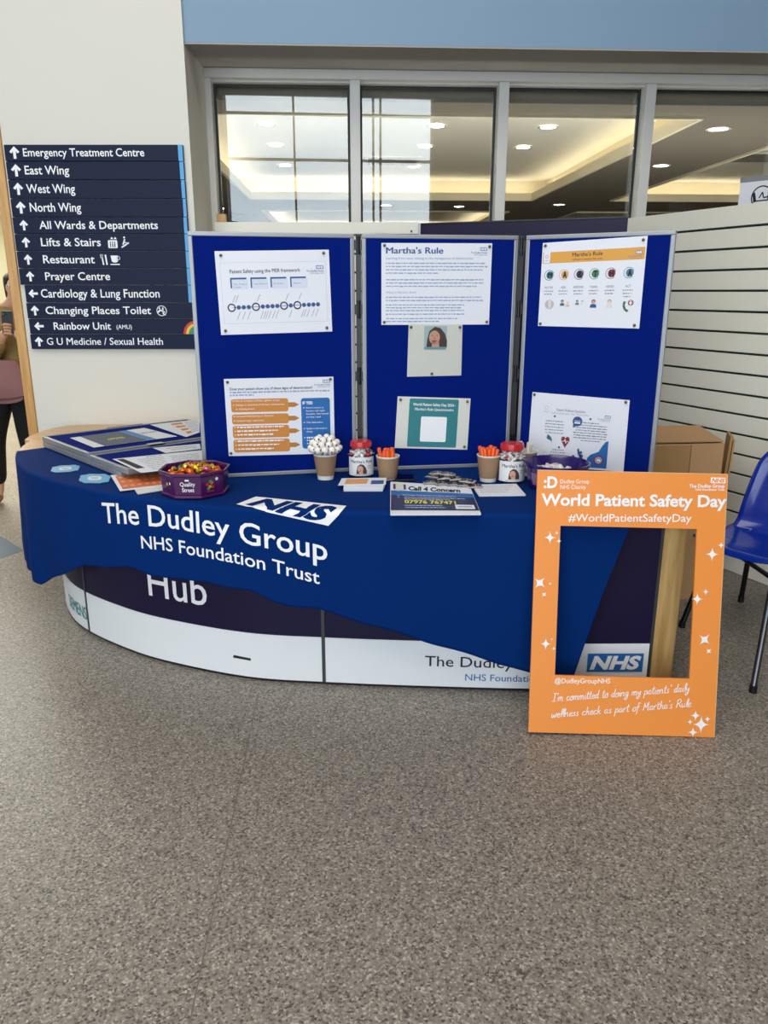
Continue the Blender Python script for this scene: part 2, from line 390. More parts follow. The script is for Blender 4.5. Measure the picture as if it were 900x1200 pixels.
for k, (a0, a1, b0, b1) in enumerate(coffers):
    m = MB(); g = .22
    wbox(m, a0 - g, a1 + g, b0 - g, b1 + g, 2.86, 2.88)
    o = struct(m, 'ceiling', M_ceil)
    m = MB()
    # upstand lip, ledge and back wall of the cove on four sides
    for q in ((a0, a1, b0, b0 + .03), (a0, a1, b1 - .03, b1), (a0, a0 + .03, b0 + .03, b1 - .03), (a1 - .03, a1, b0 + .03, b1 - .03)):
        wbox(m, q[0], q[1], q[2], q[3], LZ - .02, LZ + .07)
    for q in ((a0 - g, a1 + g, b0 - g, b0 - g + .02), (a0 - g, a1 + g, b1 + g - .02, b1 + g), (a0 - g, a0 - g + .02, b0 - g, b1 + g), (a1 + g - .02, a1 + g, b0 - g, b1 + g)):
        wbox(m, q[0], q[1], q[2], q[3], LZ + .02, 2.86)
    struct(m, 'trim_6', M_cove)
    m = MB()
    for q in ((a0, a1, b0 - .12, b0 - .06), (a0, a1, b1 + .06, b1 + .12), (a0 - .12, a0 - .06, b0, b1), (a1 + .06, a1 + .12, b0, b1)):
        wbox(m, q[0], q[1], q[2], q[3], LZ + .025, LZ + .05)
    thing(m, 'cove_light', M_strip, ['warm cove lighting around the ceiling recess seen through the two middle panes', 'warm cove lighting of the ceiling recess at the right end of the window', 'warm cove lighting of the far ceiling recess behind the middle panes', 'warm cove lighting of the far ceiling recess at the right'][k], 'light')
m = MB(); wbox(m, -4.6, XB, 14.5, 14.6, 0, 3.1); wbox(m, XB, XB + .1, .7, 14.6, 0, 3.1)
struct(m, 'wall_far', mat('interior_wall', '8d7a60', .7))
# slanted wall between the corridor and the room
struct(MB().slab([(-2.03, 5.11, 0), (-1.93, 5.11, 0), (-4.6, 17, 0), (-4.7, 17, 0)], (0, 0, 1), 3.3), 'wall_partition', M_cream)
def downlight(p, label, grp=None):
    r = empty('ceiling_downlight', p, label, 'light', grp)
    MB().lathe([(.065, -.004), (.085, -.006), (.087, .0), (.065, .0)], p, 24, cap=False).build('trim_ring', M_frame, r, smooth=True)
    MB().lathe([(.0645, -.003), (.0645, .004)], p, 24).build('lens', M_lampglow, r)
for r_, (b, ) in enumerate([(1.5,), (2.6,), (3.55,), (4.8,)]):
    for c_, a in enumerate((.18, 1.62, 2.58)):
        downlight(wp(a, b, 2.855), '%s downlight in the %s row behind the glass' % (('left', 'centre', 'right')[c_], ('nearest', 'second', 'third', 'farthest')[r_]), 'recessed downlights')
for a, b, l in ((3.75, 3.0, 'round downlight in the dark ceiling band at the right pane'), (3.7, 6.3, 'small far downlight low in the dark ceiling band'), (-1.0, 5.0, 'round downlight in the dark ceiling at the far left of the window'),
                (-.9, 7.0, 'small far downlight at the lower left of the window'), (1.4, 6.5, 'small far downlight low behind the second pane'), (2.4, 6.6, 'small far downlight low behind the third pane')):
    downlight(wp(a, b, LZ - .001), l)
downlight(wp(3.5, 1.35, LZ - .001), 'bright downlight at the top of the right pane')
up_ = empty('added_room_fill', wp(3.2, .66, .9), 'long housing added for the unseen fill light inside the window wall', 'light')  # body added around the unseen fill light below the sill
wbox(MB(), .2, 6.2, .601, .66, .92, 1.0).build('housing', M_frame, up_)
# ceiling air vents
for a, b, l in ((1.35, 4.4, 'slatted air vent in the ceiling behind the second pane'), (5.2, 4.0, 'slatted air vent in the ceiling at the right pane')):
    z = 2.855; r = empty('ceiling_vent', wp(a, b, z), l, 'vent')
    m = MB()
    for q in ((-.3, .3, -.3, -.26), (-.3, .3, .26, .3), (-.3, -.26, -.26, .26), (.26, .3, -.26, .26)): wbox(m, a + q[0], a + q[1], b + q[2], b + q[3], z - .015, z)
    m.build('frame', M_frame, r); m = MB()
    for k in range(10): wbox(m, a - .26, a + .26, b - .25 + k * .052, b - .22 + k * .052, z - .012, z - .004)
    m.build('slats', M_ceildk, r)
# screen on the far wall at the lower left
p = wp(-1.55, 8.2, 2.03); r = empty('wall_screen', p, 'lit screen with wooden surround glimpsed at the lower left of the window', 'screen')
wbox(MB(), -2.0, -1.0, 8.2, 8.35, 1.6, 2.55).build('surround', M_beech, r); wbox(MB(), -1.85, -1.15, 8.17, 8.2, 2.0, 2.36).build('display', mat('screen_glow', 'b8c8ee', .4, emit=.9), r)
# ---------------------------------------------------------------- atrium shell behind the camera
M_atr = mat('atrium_wall', 'c9c6bf', .8)
m = MB(); m.box(-9, 9, -7, 9, 5.4, 5.5); struct(m, 'ceiling', mat('atrium_ceiling', 'a7a49d', .8))
X0, X1, Z0, Z1 = -1.92, 2.1, .25, 5.12
XL, XR = -7.4, -2.2  # extra unseen opening at the left, added to let in more frontal daylight
m = MB(); m.box(-9, XL, -6.2, -6, 0, 5.4).box(XL, XR, -6.2, -6, 0, Z0).box(XL, XR, -6.2, -6, Z1, 5.4).box(XR, X0, -6.2, -6, 0, 5.4).box(X1, 9, -6.2, -6, 0, 5.4).box(X0, X1, -6.2, -6, Z1, 5.4).box(X0, X1, -6.2, -6, 0, Z0)
struct(m, 'wall_front', mat('atrium_back_wall', '5c5a57', .8))
struct(MB().box(-9.1, -9, -7, 22, 0, 5.5), 'wall_left', M_atr); struct(MB().box(9, 9.1, -7, 22, 0, 5.5), 'wall_right', mat('atrium_right_wall', 'c4c1ba', .8))
m = MB()
for x in (X0 + .04, -.60, .92, 1.06, X1 - .04): m.box(x - .02, x + .02, -6.06, -5.98, Z0, Z1)
for z in (Z0 + .04, 1.5, 2.75, 3.95, 4.75, Z1 - .04): m.box(X0, X1, -6.05, -5.99, z - .025, z + .025)
struct(m, 'window_2', M_frame)
m = MB()
for x in (XL + .04, -6.1, -4.8, -3.5, XR - .04): m.box(x - .02, x + .02, -6.06, -5.98, Z0, Z1)
for z in (Z0 + .04, 1.5, 2.75, 3.95, 4.75, Z1 - .04): m.box(XL, XR, -6.05, -5.99, z - .025, z + .025)
struct(m, 'window_3_added', M_frame)  # bars of the added opening
# ---------------------------------------------------------------- corridor at the left
struct(MB().box(-8.9, -4.4, 12.5, 12.6, 0, 3.4), 'wall_corridor', M_cream)
struct(MB().box(-8.9, -2.1, 12.2, 12.5, 2.62, 2.78), 'trim_7', M_frame)
struct(MB().box(-8.9, -2.1, 12.501, 12.52, 2.79, 4.6), 'trim_8', mat('corridor_warm_lit_wall', 'ecd9a0', .7))  # warm light on the upper wall is put into its yellow colour
# ================================================================== SIGNS
sx0, sx1 = -2.03, -1.075
def zrow(y): return ony(120, y, 4.48)[2]
rows_px = [169.2, 189.2, 210.8, 232.7, 254.5, 274.3, 294.5, 314.5, 334, 354.8, 373.5, 391.6, 409.2]
texts = ['Emergency Treatment Centre', 'East Wing', 'West Wing', 'North Wing', 'All Wards & Departments', 'Lifts & Stairs', 'Restaurant', 'Prayer Centre',
         'Cardiology & Lung Function', 'Changing Places Toilet', 'Rainbow Unit', 'G U Medicine / Sexual Health']
tpx = [(27, 169), (29, 81), (31, 88), (35, 95), (46, 185), (48, 118), (50.5, 111), (53, 129), (48, 187), (53.5, 177), (63, 130), (55, 191)]
apx = [17, 19, 21.5, 24.5, 28, 30.5, 33, 35.5, 39, 41, 45.8, 45.8]
sign = empty('directory_sign', (-1.5, 4.498, zrow(409)), 'navy hospital directory sign of twelve stacked slats with white arrows on the column', 'sign')
def arrow_up(sh, mb, u, v, hu, hv, ang=0):
    pts = [(0, -.52), (-.46, -.06), (-.27, .08), (-.125, -.1), (-.125, .52), (.125, .52), (.125, -.1), (.27, .08), (.46, -.06)]
    ca, sa = math.cos(ang), math.sin(ang); k = sh.w / sh.h
    P = [(u + (x * ca + y * sa) * hu, v + (-x * sa + y * ca) * hu * k) for x, y in pts]; sh.poly(mb, P, 2)
for i in range(12):
    z1, z0 = zrow(rows_px[i]), zrow(rows_px[i + 1]); y = 4.478 - (.006 if i in (4, 5, 6, 7, 9, 11) else 0); xe = sx1 if i < 9 else sx1 + .02
    xs = sx0 + (0.018 if i >= 8 else 0)
    o = MB().box(xs, xe, y, 4.4985, z0 + .0015, z1 - .0015).build('sign_slat', M_sign, sign, bevel=.002, seg=1)
    S = Sheet((xs, y, z1), (xe, y, z1), (xe, y, z0), (xs, y, z0))
    def U(px): return ((px - 450) / F * (y * math.cos(PITCH) - ((z0 + z1) / 2 - EYE) * math.sin(PITCH)) - xs) / (xe - xs)
    t = MB(); S.text(t, texts[i], U(tpx[i][0]), .70, U(tpx[i][1]), .46, bold=.012)
    if i == 10: S.text(t, '(AMU)', U(136.5), .66, U(154.5), .27, bold=.01)
    t.build('lettering', M_ink, o)
    t = MB(); arrow_up(S, t, U(apx[i]), .48, .062 if i < 4 else .054, 0, math.pi / 2 if i in (8, 10) else 0); t.build('arrow', M_ink, o)
    if i < 9:
        t = MB(); S.rect(t, U(208.8 + i * 1.97) if i < 4 else U(215.5 + 1.3 * (i - 4)), .02, .998, .98, 1)
        t.build('edge_stripe', M_signblue, o)
    if i == 5:
        t = MB(); u0, u1 = U(126.5), U(137.5); S.rrect(t, u0, .36, u1, .82, .006, 1)
        for q in range(2): S.poly(t, [(u0 + .015 + q * .02, .30), (u0 + .024 + q * .02, .16), (u0 + .033 + q * .02, .30)], 1)
        for q in range(3): pass
        S.line(t, [(U(142), .78), (U(146), .66), (U(151), .5)], .008, 1); S.line(t, [(U(144), .62), (U(146.5), .30)], .009, 1); S.disc(t, U(146), .2, .0055, 1); S.line(t, [(U(145), .45), (U(149.5), .55)], .006, 1)
        t.build('pictogram', M_ink, o); t = MB()
        for q in range(3): S.disc(t, u0 + .014 + q * .0125, .48, .004, 2); S.rect(t, u0 + .011 + q * .0125, .54, u0 + .017 + q * .0125, .76, 2)
        t.build('pictogram_figures', M_sign, o)
    if i == 6:
        t = MB(); S.line(t, [(U(119.5), .2), (U(121), .8)], .008, 1); S.rect(t, U(118), .18, U(121), .4, 1); S.line(t, [(U(124), .2), (U(125), .8)], .009, 1)
        S.poly(t, [(U(130), .25), (U(131), .6), (U(133), .66), (U(136), .66), (U(138), .6), (U(138.5), .25)], 1); S.ring(t, U(139), .4, .007, .010, 1); S.rect(t, U(129), .74, U(140), .8, 1)
        t.build('pictogram', M_ink, o)
    if i == 9:
        t = MB(); S.ring(t, U(189.5), .5, .026, .030, 1); S.disc(t, U(187), .35, .005, 1); S.line(t, [(U(185), .6), (U(188), .45), (U(193), .6)], .009, 1); S.line(t, [(U(191), .3), (U(191), .7), (U(194), .75)], .008, 1)
        t.build('pictogram', M_ink, o)
    if i == 10:
        for q, cc in enumerate(('cf2c24', 'e9c32c', '3c8f3a', '2c7cc4')):
            t = MB(); r1 = .078 - q * .0155; S.ring(t, .990, 1.0, r1 - .0155, r1, 1 + q, 14, 180, 270); t.build('rainbow_band', mat('rainbow_%d' % q, cc, .5), o)
    if i == 11:
        t = MB(); S.rect(t, .975, .1, .997, .98, 1); t.build('edge_stripe', mat('sign_green', '1f6e4a', .5), o)
# ================================================================== RECEPTION HUB
HT = .748
basepl = [(-1.70, 4.42), (-1.70, 3.95), (-1.635, 3.68), (-1.515, 3.43), (-1.363, 3.24), (-1.114, 3.045), (-.893, 2.92), (-.549, 2.79), (-.237, 2.745), (.167, 2.712), (.60, 2.69), (1.03, 2.69)]
def catmull(P, n):
    P = [Vector((a, b, 0)) for a, b in P]; P = [2 * P[0] - P[1]] + P + [2 * P[-1] - P[-2]]; R = []
    for i in range(1, len(P) - 2):
        for k in range(n):
            t = k / n; p0, p1, p2, p3 = P[i - 1:i + 3]
            R.append(.5 * ((2 * p1) + (-p0 + p2) * t + (2 * p0 - 5 * p1 + 4 * p2 - p3) * t * t + (-p0 + 3 * p1 - 3 * p2 + p3) * t ** 3))
    return R + [P[-2]]
class Path:
    def __init__(s, pts):
        s.p = pts; s.l = [0]
        for a, b in zip(pts, pts[1:]): s.l.append(s.l[-1] + (b - a).length)
        s.L = s.l[-1]
    def at(s, q):
        q = max(0, min(s.L, q)); i = 0
        while i < len(s.l) - 2 and s.l[i + 1] < q: i += 1
        t = (q - s.l[i]) / (s.l[i + 1] - s.l[i]); return s.p[i].lerp(s.p[i + 1], t)
    def nrm(s, q):
        d = (s.at(q + .03) - s.at(q - .03)).normalized(); return Vector((d.y, -d.x, 0))   # outward (towards the camera side)
    def hit(s, px, py):
        d = ray(px, py); best = None
        for i in range(len(s.p) - 1):
            a, b = s.p[i], s.p[i + 1]; e = b - a; den = d.x * e.y - d.y * e.x
            if abs(den) < 1e-9: continue
            t = (a.x * e.y - a.y * e.x) / den; k = (a.x * d.y - a.y * d.x) / den
            if -1e-6 <= k <= 1 + 1e-6 and t > 0 and (best is None or t < best[0]): best = (t, s.l[i] + k * (s.l[i + 1] - s.l[i]), EYE + d.z * t)
        return best and best[1:]
def offset(path, d): return Path([path.at(q) + path.nrm(q) * d for q in [path.L * i / 160 for i in range(161)]])
BP = Path(catmull(basepl, 10)); TP = Path([BP.at(BP.L * i / 160) + BP.nrm(BP.L * i / 160) * (.105 + .075 * max(0, 1 - BP.L * i / 160 / 1.3)) for i in range(161)])
hub = empty('reception_hub', (-.3, 3.4, 0), 'curved reception counter with aubergine and white panels under the blue cloth', 'counter')
JA = BP.hit(105, 737)[0]; JB = BP.hit(380, 800)[0]
def wallstrip(path, q0, q1, z0, z1, th, n, out=0.0):
    m = MB(); k0 = 0
    for i in range(n + 1):
        q = q0 + (q1 - q0) * i / n; p = path.at(q); nn = path.nrm(q)
        for dd, z in ((out, z0), (out, z1), (out - th, z1), (out - th, z0)): m.v.append(p + nn * dd + Vector((0, 0, z)))
    for i in range(n):
        for k in range(4):
            a = i * 4 + k; b = i * 4 + (k + 1) % 4; m.f.append((b, a, a + 4, b + 4))
    m.f.append((0, 1, 2, 3)); m.f.append(tuple(n * 4 + k for k in (3, 2, 1, 0))); return m
BZ = .205
for q0, q1, n in ((0, JA - .007, 24), (JA + .007, JB - .007, 40), (JB + .007, BP.L - .012, 30)):
    wallstrip(BP, q0, q1, BZ, HT - .035, .02, n).build('front_panel', M_navy, hub, smooth='auto')
    wallstrip(BP, q0, q1, .012, BZ - .001, .02, n, .001).build('kick_panel', M_hubwhite, hub, smooth='auto')
for q in (JA, JB): wallstrip(BP, q - .0065, q + .0065, .012, HT - .035, .02, 1, .003).build('joint_strip', mat('dark_grey_metal', '4c4c50', .4, .5), hub)
wallstrip(BP, BP.L - .0115, BP.L, .012, HT - .035, .02, 1, .002).build('joint_strip', bpy.data.materials['dark_grey_metal'], hub)
wallstrip(BP, 0, BP.L, 0, .0115, .03, 80, -.004).build('plinth', M_black, hub)
p = BP.at(BP.L)
MB().box(p.x + .001, p.x + .088, p.y + .004, p.y + .10, 0, HT - .035).build('end_post', M_pine, hub, bevel=.004)
MB().box(p.x + .06, p.x + .10, p.y + .101, 4.2, 0, HT - .035).build('end_panel', M_navy, hub)
m = MB(); ring = [TP.at(TP.L * i / 90) for i in range(91)]
ring[-1] = Vector((p.x + .12, TP.at(TP.L).y, 0)); outl = [Vector((v.x, v.y, HT - .033)) for v in ring]
back = [Vector((1.165, 3.75, HT - .033)), Vector((.9, 3.85, HT - .033)), Vector((-.9, 3.95, HT - .033)), Vector((-1.03, 4.25, HT - .033)), Vector((-1.03, 4.495, HT - .033)), Vector((-1.75, 4.495, HT - .033))]
tl = [(-1.84, 4.465), (-1.90, 4.39), (-1.925, 4.27), (-1.925, 4.12), (-1.905, 4.02)]
cut = [v for v in outl if v.y < 3.98]
poly = cut + back + [Vector((a, b, HT - .033)) for a, b in tl]
m.slab(poly, (0, 0, 1), .033); m.build('worktop', M_beechtop, hub, bevel=.003)
# lettering on the hub panels
def path_text(mb, s, path, q0, q1, z, cap, out=.0015, bold=0.0, dz=0.0):
    return text_mb(mb, s, lambda a, b: (lambda q: path.at(q) + path.nrm(q) * out + Vector((0, 0, z + cap * b + dz * a)))(q0 + (q1 - q0) * a), bold, dx=.35)
h0 = BP.hit(175, 697); h1 = BP.hit(243, 705)
t = MB(); path_text(t, 'Hub', BP, h0[0], h1[0], h0[1], .125, .002, .005).build('lettering', M_ink, hub)
h0 = BP.hit(498, 780); h1 = BP.hit(588, 783); q1 = h0[0] + (h1[0] - h0[0]) * 1.85
t = MB(); path_text(t, 'The Dudley Group', BP, h0[0], q1, h0[1], .043, .003, .003).build('lettering', M_inkblack, hub)
h2 = BP.hit(545, 797)
t = MB(); path_text(t, 'NHS Foundation Trust', BP, h2[0], h2[0] + .40, h2[1], .028, .003).build('lettering', M_nhs, hub)
h0 = BP.hit(82, 704); h1 = BP.hit(103, 727)
t = MB(); path_text(t, 'SIEMENS', BP, h0[0], h1[0], h1[1] + .002, .06, .003, .012).build('lettering', mat('teal_ink', '2f8f90', .5), hub)
a, b = BP.hit(687, 787), BP.hit(752, 788)
def bpv(q, z, o): return BP.at(q) + BP.nrm(q) * o + Vector((0, 0, z))
S = Sheet(bpv(a[0], a[1] + .078, .003), bpv(b[0], a[1] + .078, .003), bpv(b[0], a[1], .003), bpv(a[0], a[1], .003))
nhs_logo(S, 0, 0, 1, 1, hub, 1)
t = MB(); A = BP.hit(273, 769); B = BP.hit(294, 773)
t.slab([bpv(A[0], A[1] - .005, .0012), bpv(B[0], B[1] - .004, .0012), bpv(B[0], B[1] + .006, .0012), bpv(A[0] + .005, A[1] + .007, .0012)], (0, -1, 0), .001); t.build('scuff_mark', M_inkblack, hub)
# ================================================================== TABLECLOTH
CZ = HT + .004
CT = offset(TP, .012)
def nearest(path, x, y):
    return min(((path.p[i] - Vector((x, y, 0))).length, path.l[i]) for i in range(len(path.p)))[1]
sA = nearest(CT, -1.83, 3.66)
hem = [(37, 688), (50, 684), (64, 677), (80, 670), (100, 663), (122, 664), (153, 665), (177, 673), (200, 678), (220, 680), (243, 680), (267, 688), (297, 693), (323, 705), (343, 710), (377, 715), (414, 726), (447, 736), (489, 748), (543, 765), (601, 781), (621, 788), (668, 801), (672, 790), (684, 755), (704, 700), (738, 618)]
hz = []
for q in hem:
    h = CT.hit(*q)
    if h: hz.append(h)
hz = [h for i, h in enumerate(hz) if i == 0 or h[0] > hz[i - 1][0]]
if hz[0][0] > sA: hz = [(sA, hz[0][1] - .02)] + hz
sB = hz[-1][0] + .012; hz.append((sB, CZ - .03))
sA = min(sA, hz[0][0]); print('cloth', sA, sB, [(round(a, 2), round(b, 2)) for a, b in hz][:6], [(round(a, 2), round(b, 2)) for a, b in hz][-6:])
def hemz(q):
    for (a, b), (c, d) in zip(hz, hz[1:]):
        if q <= c: return b + (d - b) * max(0, (q - a)) / (c - a + 1e-9)
    return hz[-1][1]
def fold(q):
    f = q - sA; fade = max(.12, 1 - f / 2.0)
    return fade * (.55 * math.sin(f * 17 + .5) + .35 * math.sin(f * 29 + 1.7) + .25 * math.sin(f * 9)) + .12 * math.sin(f * 5)
RO = .016
def csurf(q, z, out=0.0):
    p = CT.at(q); n = CT.nrm(q); d = max(0, CZ - z); k = min(1, d / .45)
    if d < RO: o = -RO + math.sqrt(max(0, RO * RO - (RO - d) ** 2))
    else: o = 0
    o += .022 * fold(q) * k ** 1.2 + (.006 * k)
    v = p + n * (o + out); return Vector((v.x, v.y, z))
NC = 300; backp = [(-1.667, 3.81), (-1.2, 4.05), (-.5, 3.85), (.4, 3.62), (1.09, 3.42)]
bpth = Path([Vector((a, b, 0)) for a, b in [(CT.at(sA).x, CT.at(sA).y)] + backp])
m = MB(); RT = 14; RD = 44; per = RT + RD + 1
for i in range(NC + 1):
    f = i / NC; q = sA + (sB - sA) * f; e = CT.at(q) - CT.nrm(q) * RO; bk = bpth.at(bpth.L * f)
    for k in range(RT):
        v = bk.lerp(e, k / RT); wr = .0016 * math.sin(v.x * 21 + v.y * 9) * math.sin(v.y * 17 - v.x * 6) * (1 if v.x < -.6 else .4) * (math.sin(math.pi * k / RT))
        m.v.append(Vector((v.x, v.y, CZ + max(0, wr))))
    hzq = hemz(q) + .0035 * math.sin((q - sA) * 23)
    for k in range(RD + 1):
        t = k / RD
        z = CZ - RO * (1 - math.cos(t * 10 * math.pi / 2 / 1.0)) if k <= 4 else None
        if k <= 6: z = CZ - RO * (1 - math.cos(k / 6 * math.pi / 2))
        else: z = CZ - RO + (hzq - CZ + RO) * ((k - 6) / (RD - 6))
        m.v.append(csurf(q, z))
for i in range(NC):
    for k in range(per - 1):
        a = i * per + k; m.f.append((a, a + 1, a + 1 + per, a + per))
cl = m.build('tablecloth', M_cloth, smooth=True, origin=(0, 3.0, HT))
so = cl.modifiers.new('thick', 'SOLIDIFY'); so.thickness = .0015; so.offset = -1
tag(cl, 'navy blue printed cloth draped diagonally over the curved counter', 'tablecloth')
# printed lettering on the cloth
def cloth_text(name, s, PP, cap, bold=0.0):
    H_ = [CT.hit(*q) for q in PP]; a, b = H_[0], H_[-1]; t = MB()
    def zz(q):
        for (x0, y0), (x1, y1) in zip(H_, H_[1:]):
            if q <= x1 + 1e-6: return y0 + (y1 - y0) * (q - x0) / (x1 - x0)
        return H_[-1][1]
    text_mb(t, s, lambda u, v: csurf(a[0] + (b[0] - a[0]) * u, zz(a[0] + (b[0] - a[0]) * u) + cap * v, .0022), bold, dx=.12, dy=.2)
    return t.build(name, M_ink, cl)
cloth_text('printed_heading', 'The Dudley Group', [(122, 612), (150, 613.5), (178, 616), (205, 619), (240, 625), (268, 631), (295, 638), (340, 647), (384, 657)], .080, .010)
cloth_text('printed_subheading', 'NHS Foundation Trust', [(167, 642), (190, 644), (212, 647.5), (240, 652), (280, 660), (314, 668), (345, 676), (375, 684)], .050, .008)
def ctop(u, v):     # the emblem lies across the rounded front edge: u along, v from the top corner down
    TLc, TRc, BRc, BLc = [(300, 583), (406, 594), (385, 616), (277, 592)]
    x = (TLc[0] * (1 - u) + TRc[0] * u) * (1 - v) + (BLc[0] * (1 - u) + BRc[0] * u) * v; y = (TLc[1] * (1 - u) + TRc[1] * u) * (1 - v) + (BLc[1] * (1 - u) + BRc[1] * u) * v
    p = onz(x, y, CZ); h = CT.hit(x, y)
    return p, h
def emblem_pt(u, v, lift):
    p, h = ctop(u, v)
    if h[1] < CZ - RO * .6: return csurf(h[0], h[1], lift)
    q = h[0]; e = CT.at(q) - CT.nrm(q) * RO; 
    if (p - Vector((e.x, e.y, p.z))).dot(CT.nrm(q)) > 0:
        return csurf(q, max(CZ - RO * .6, min(CZ, h[1])), lift) + Vector((0, 0, lift))
    return Vector((p.x, p.y, CZ + .0018 + lift))
g = MB(); NX, NY = 30, 14
g.v = [emblem_pt(i / NX, j / NY, .0022) for j in range(NY + 1) for i in range(NX + 1)]
g.f = [(j * (NX + 1) + i, (j + 1) * (NX + 1) + i, (j + 1) * (NX + 1) + i + 1, j * (NX + 1) + i + 1) for j in range(NY) for i in range(NX)]
g.build('printed_emblem', M_ink, cl)
t = MB(); text_mb(t, 'NHS', lambda u, v: emblem_pt(.07 + .86 * u, .84 - .68 * v, .0034), .05, slant=.22, dx=.12, dy=.12); t.build('printed_emblem_letters', M_cloth, cl)
# ================================================================== SLATTED PANELS BEHIND THE COUNTER
M_slat = mat('slatwall_cream', 'ece8da', .5, var=.015, vscale=3)
M_groove = mat('slatwall_groove', '0c2a20', .6)
def slat_panel(root, o, d, L, n, ztop, th=.03):     # runs from o along d, front face towards -n
    b = MB(); g = MB(); z = ztop; zs = [1.823 - .106 * k for k in range(17)] + [0.0]
    prev = ztop
    for k, zz in enumerate(zs):
        lo = zz + .006 if k < 17 else 0.002
        b.obox(Vector((o.x, o.y, lo)), d * L, n * th, (0, 0, prev - lo)); prev = zz - .006
        if k < 17: g.obox(Vector((o.x, o.y, zz - .0055)) + n * .008, d * L, n * (th - .012), (0, 0, .011))
    b.build('slat_boards', M_slat, root, bevel=.0015, seg=1); g.build('slat_grooves', M_groove, root)
A = Vector((1.52, 4.91, 0)); B = Vector((2.035, 3.803, 0)); dd = (B - A).normalized(); A = A - dd * .12; nn = Vector((-dd.y, dd.x, 0))
if nn.x < 0: nn = -nn
rt = empty('slatwall_panel', (A + dd * 1.2), 'cream slatted display wall with dark grooves running out of frame on the right', 'display wall')
slat_panel(rt, A, dd, 2.7, nn, 1.93)
MB().lathe([(.006, 0), (.006, .004), (.002, .006)], (0, 0, 0), 12)
rt = empty('slatwall_panel', (-.4, 4.82, 0), 'cream slatted panel standing below the window behind the left and middle boards', 'display wall')
slat_panel(rt, Vector((-1.0, 4.82, 0)), Vector((1, 0, 0)), 1.215, Vector((0, 1, 0)), 1.895)
t = MB()
for px in (450, 456): q = ony(440 + (px - 450) * 1.3 + 1, 271, 4.817); t.tube([q, q + Vector((0, -.004, 0))], .011, 14)
t.build('screw_cap', M_slat, rt)
q = ony(482, 271, 4.817); MB().tube([q, q + Vector((0, -.003, 0))], .006, 10).build('screw', M_black, rt)
o = MB().box(-.985, -.93, 4.821, 4.849, 1.896, 1.94); thing(o, 'wood_block', M_beech, 'small block of wood at the left end of the rail below the window', 'block', bevel=.002)
a = Vector((.215, 4.79, 0)); b = Vector((1.30, 4.36, 0)); d2 = (b - a)
rt = empty('back_panel', (.86, 4.8, 0), 'dark aubergine panel behind the middle and right display boards', 'panel')
MB().obox(a, d2, (0, .028, 0), (0, 0, 1.878)).build('panel', M_navy, rt, bevel=.002)
MB().obox(a + Vector((0, -.004, 1.8785)), d2, (0, .036, 0), (0, 0, .008)).build('top_edge', M_black, rt)
MB().obox(Vector((.202, 4.785, 0)), (.012, 0, 0), (0, .03, 0), (0, 0, 1.885)).build('edge_trim', M_alu, rt)
# pull-up banner behind the slatted wall
a = Vector((2.03, 4.72, 0)); b = Vector((2.56, 4.06, 0)); d2 = (b - a); L = d2.length; d2n = d2.normalized(); n2 = Vector((-d2n.y, d2n.x, 0))
if n2.y > 0: n2 = -n2
rt = empty('roller_banner', (a + b) / 2, 'white pull-up banner with a round emblem and red lettering behind the slatted wall', 'banner')
zt = 2.095
bo = MB().obox(a + Vector((0, 0, .1)), d2, -n2 * .002, (0, 0, zt - .1)).build('printed_sheet', M_paper, rt)
MB().obox(a + Vector((0, 0, zt)) - d2n * .005, d2n * (L + .01), -n2 * .02, (0, 0, .028)).build('top_rail', M_alu, rt, bevel=.003)
MB().obox(a - d2n * .01 - Vector((0, 0, 0)) - n2 * -.06, d2n * (L + .02), -n2 * .14, (0, 0, .099)).build('base', M_alu, rt, bevel=.01)
MB().tube([(a + b) / 2 - n2 * .03 + Vector((0, 0, .1)), (a + b) / 2 - n2 * .03 + Vector((0, 0, zt))], .008).build('pole', M_alu, rt)
S = Sheet(a + Vector((0, 0, zt)), b + Vector((0, 0, zt)), b + Vector((0, 0, .1)), a + Vector((0, 0, .1)))
if S.n.dot(n2) < 0: S.n = -S.n
t = MB(); S.ring(t, .155, .042, .062, .070, 3, 30); t.build('emblem_ring', M_inkblack, bo)
t = MB(); S.line(t, [(.10, .03), (.115, .055)], .02, 3); S.line(t, [(.12, .052), (.2, .052)], .008, 3); S.line(t, [(.14, .045), (.16, .03), (.17, .045), (.2, .043)], .008, 3); S.line(t, [(.2, .025), (.2, .052)], .008, 3); t.build('emblem_figure', M_inkblack, bo)
t = MB(); S.text(t, 'DETERIORATION', .26, .043, .93, .019, 3, .03); t.build('red_lettering', mat('red_ink', 'b5302c', .5), bo)
t = MB(); S.text(t, '& Education', .22, .069, .72, .018, 3, .0, .25); t.build('script_lettering', M_inkblack, bo)
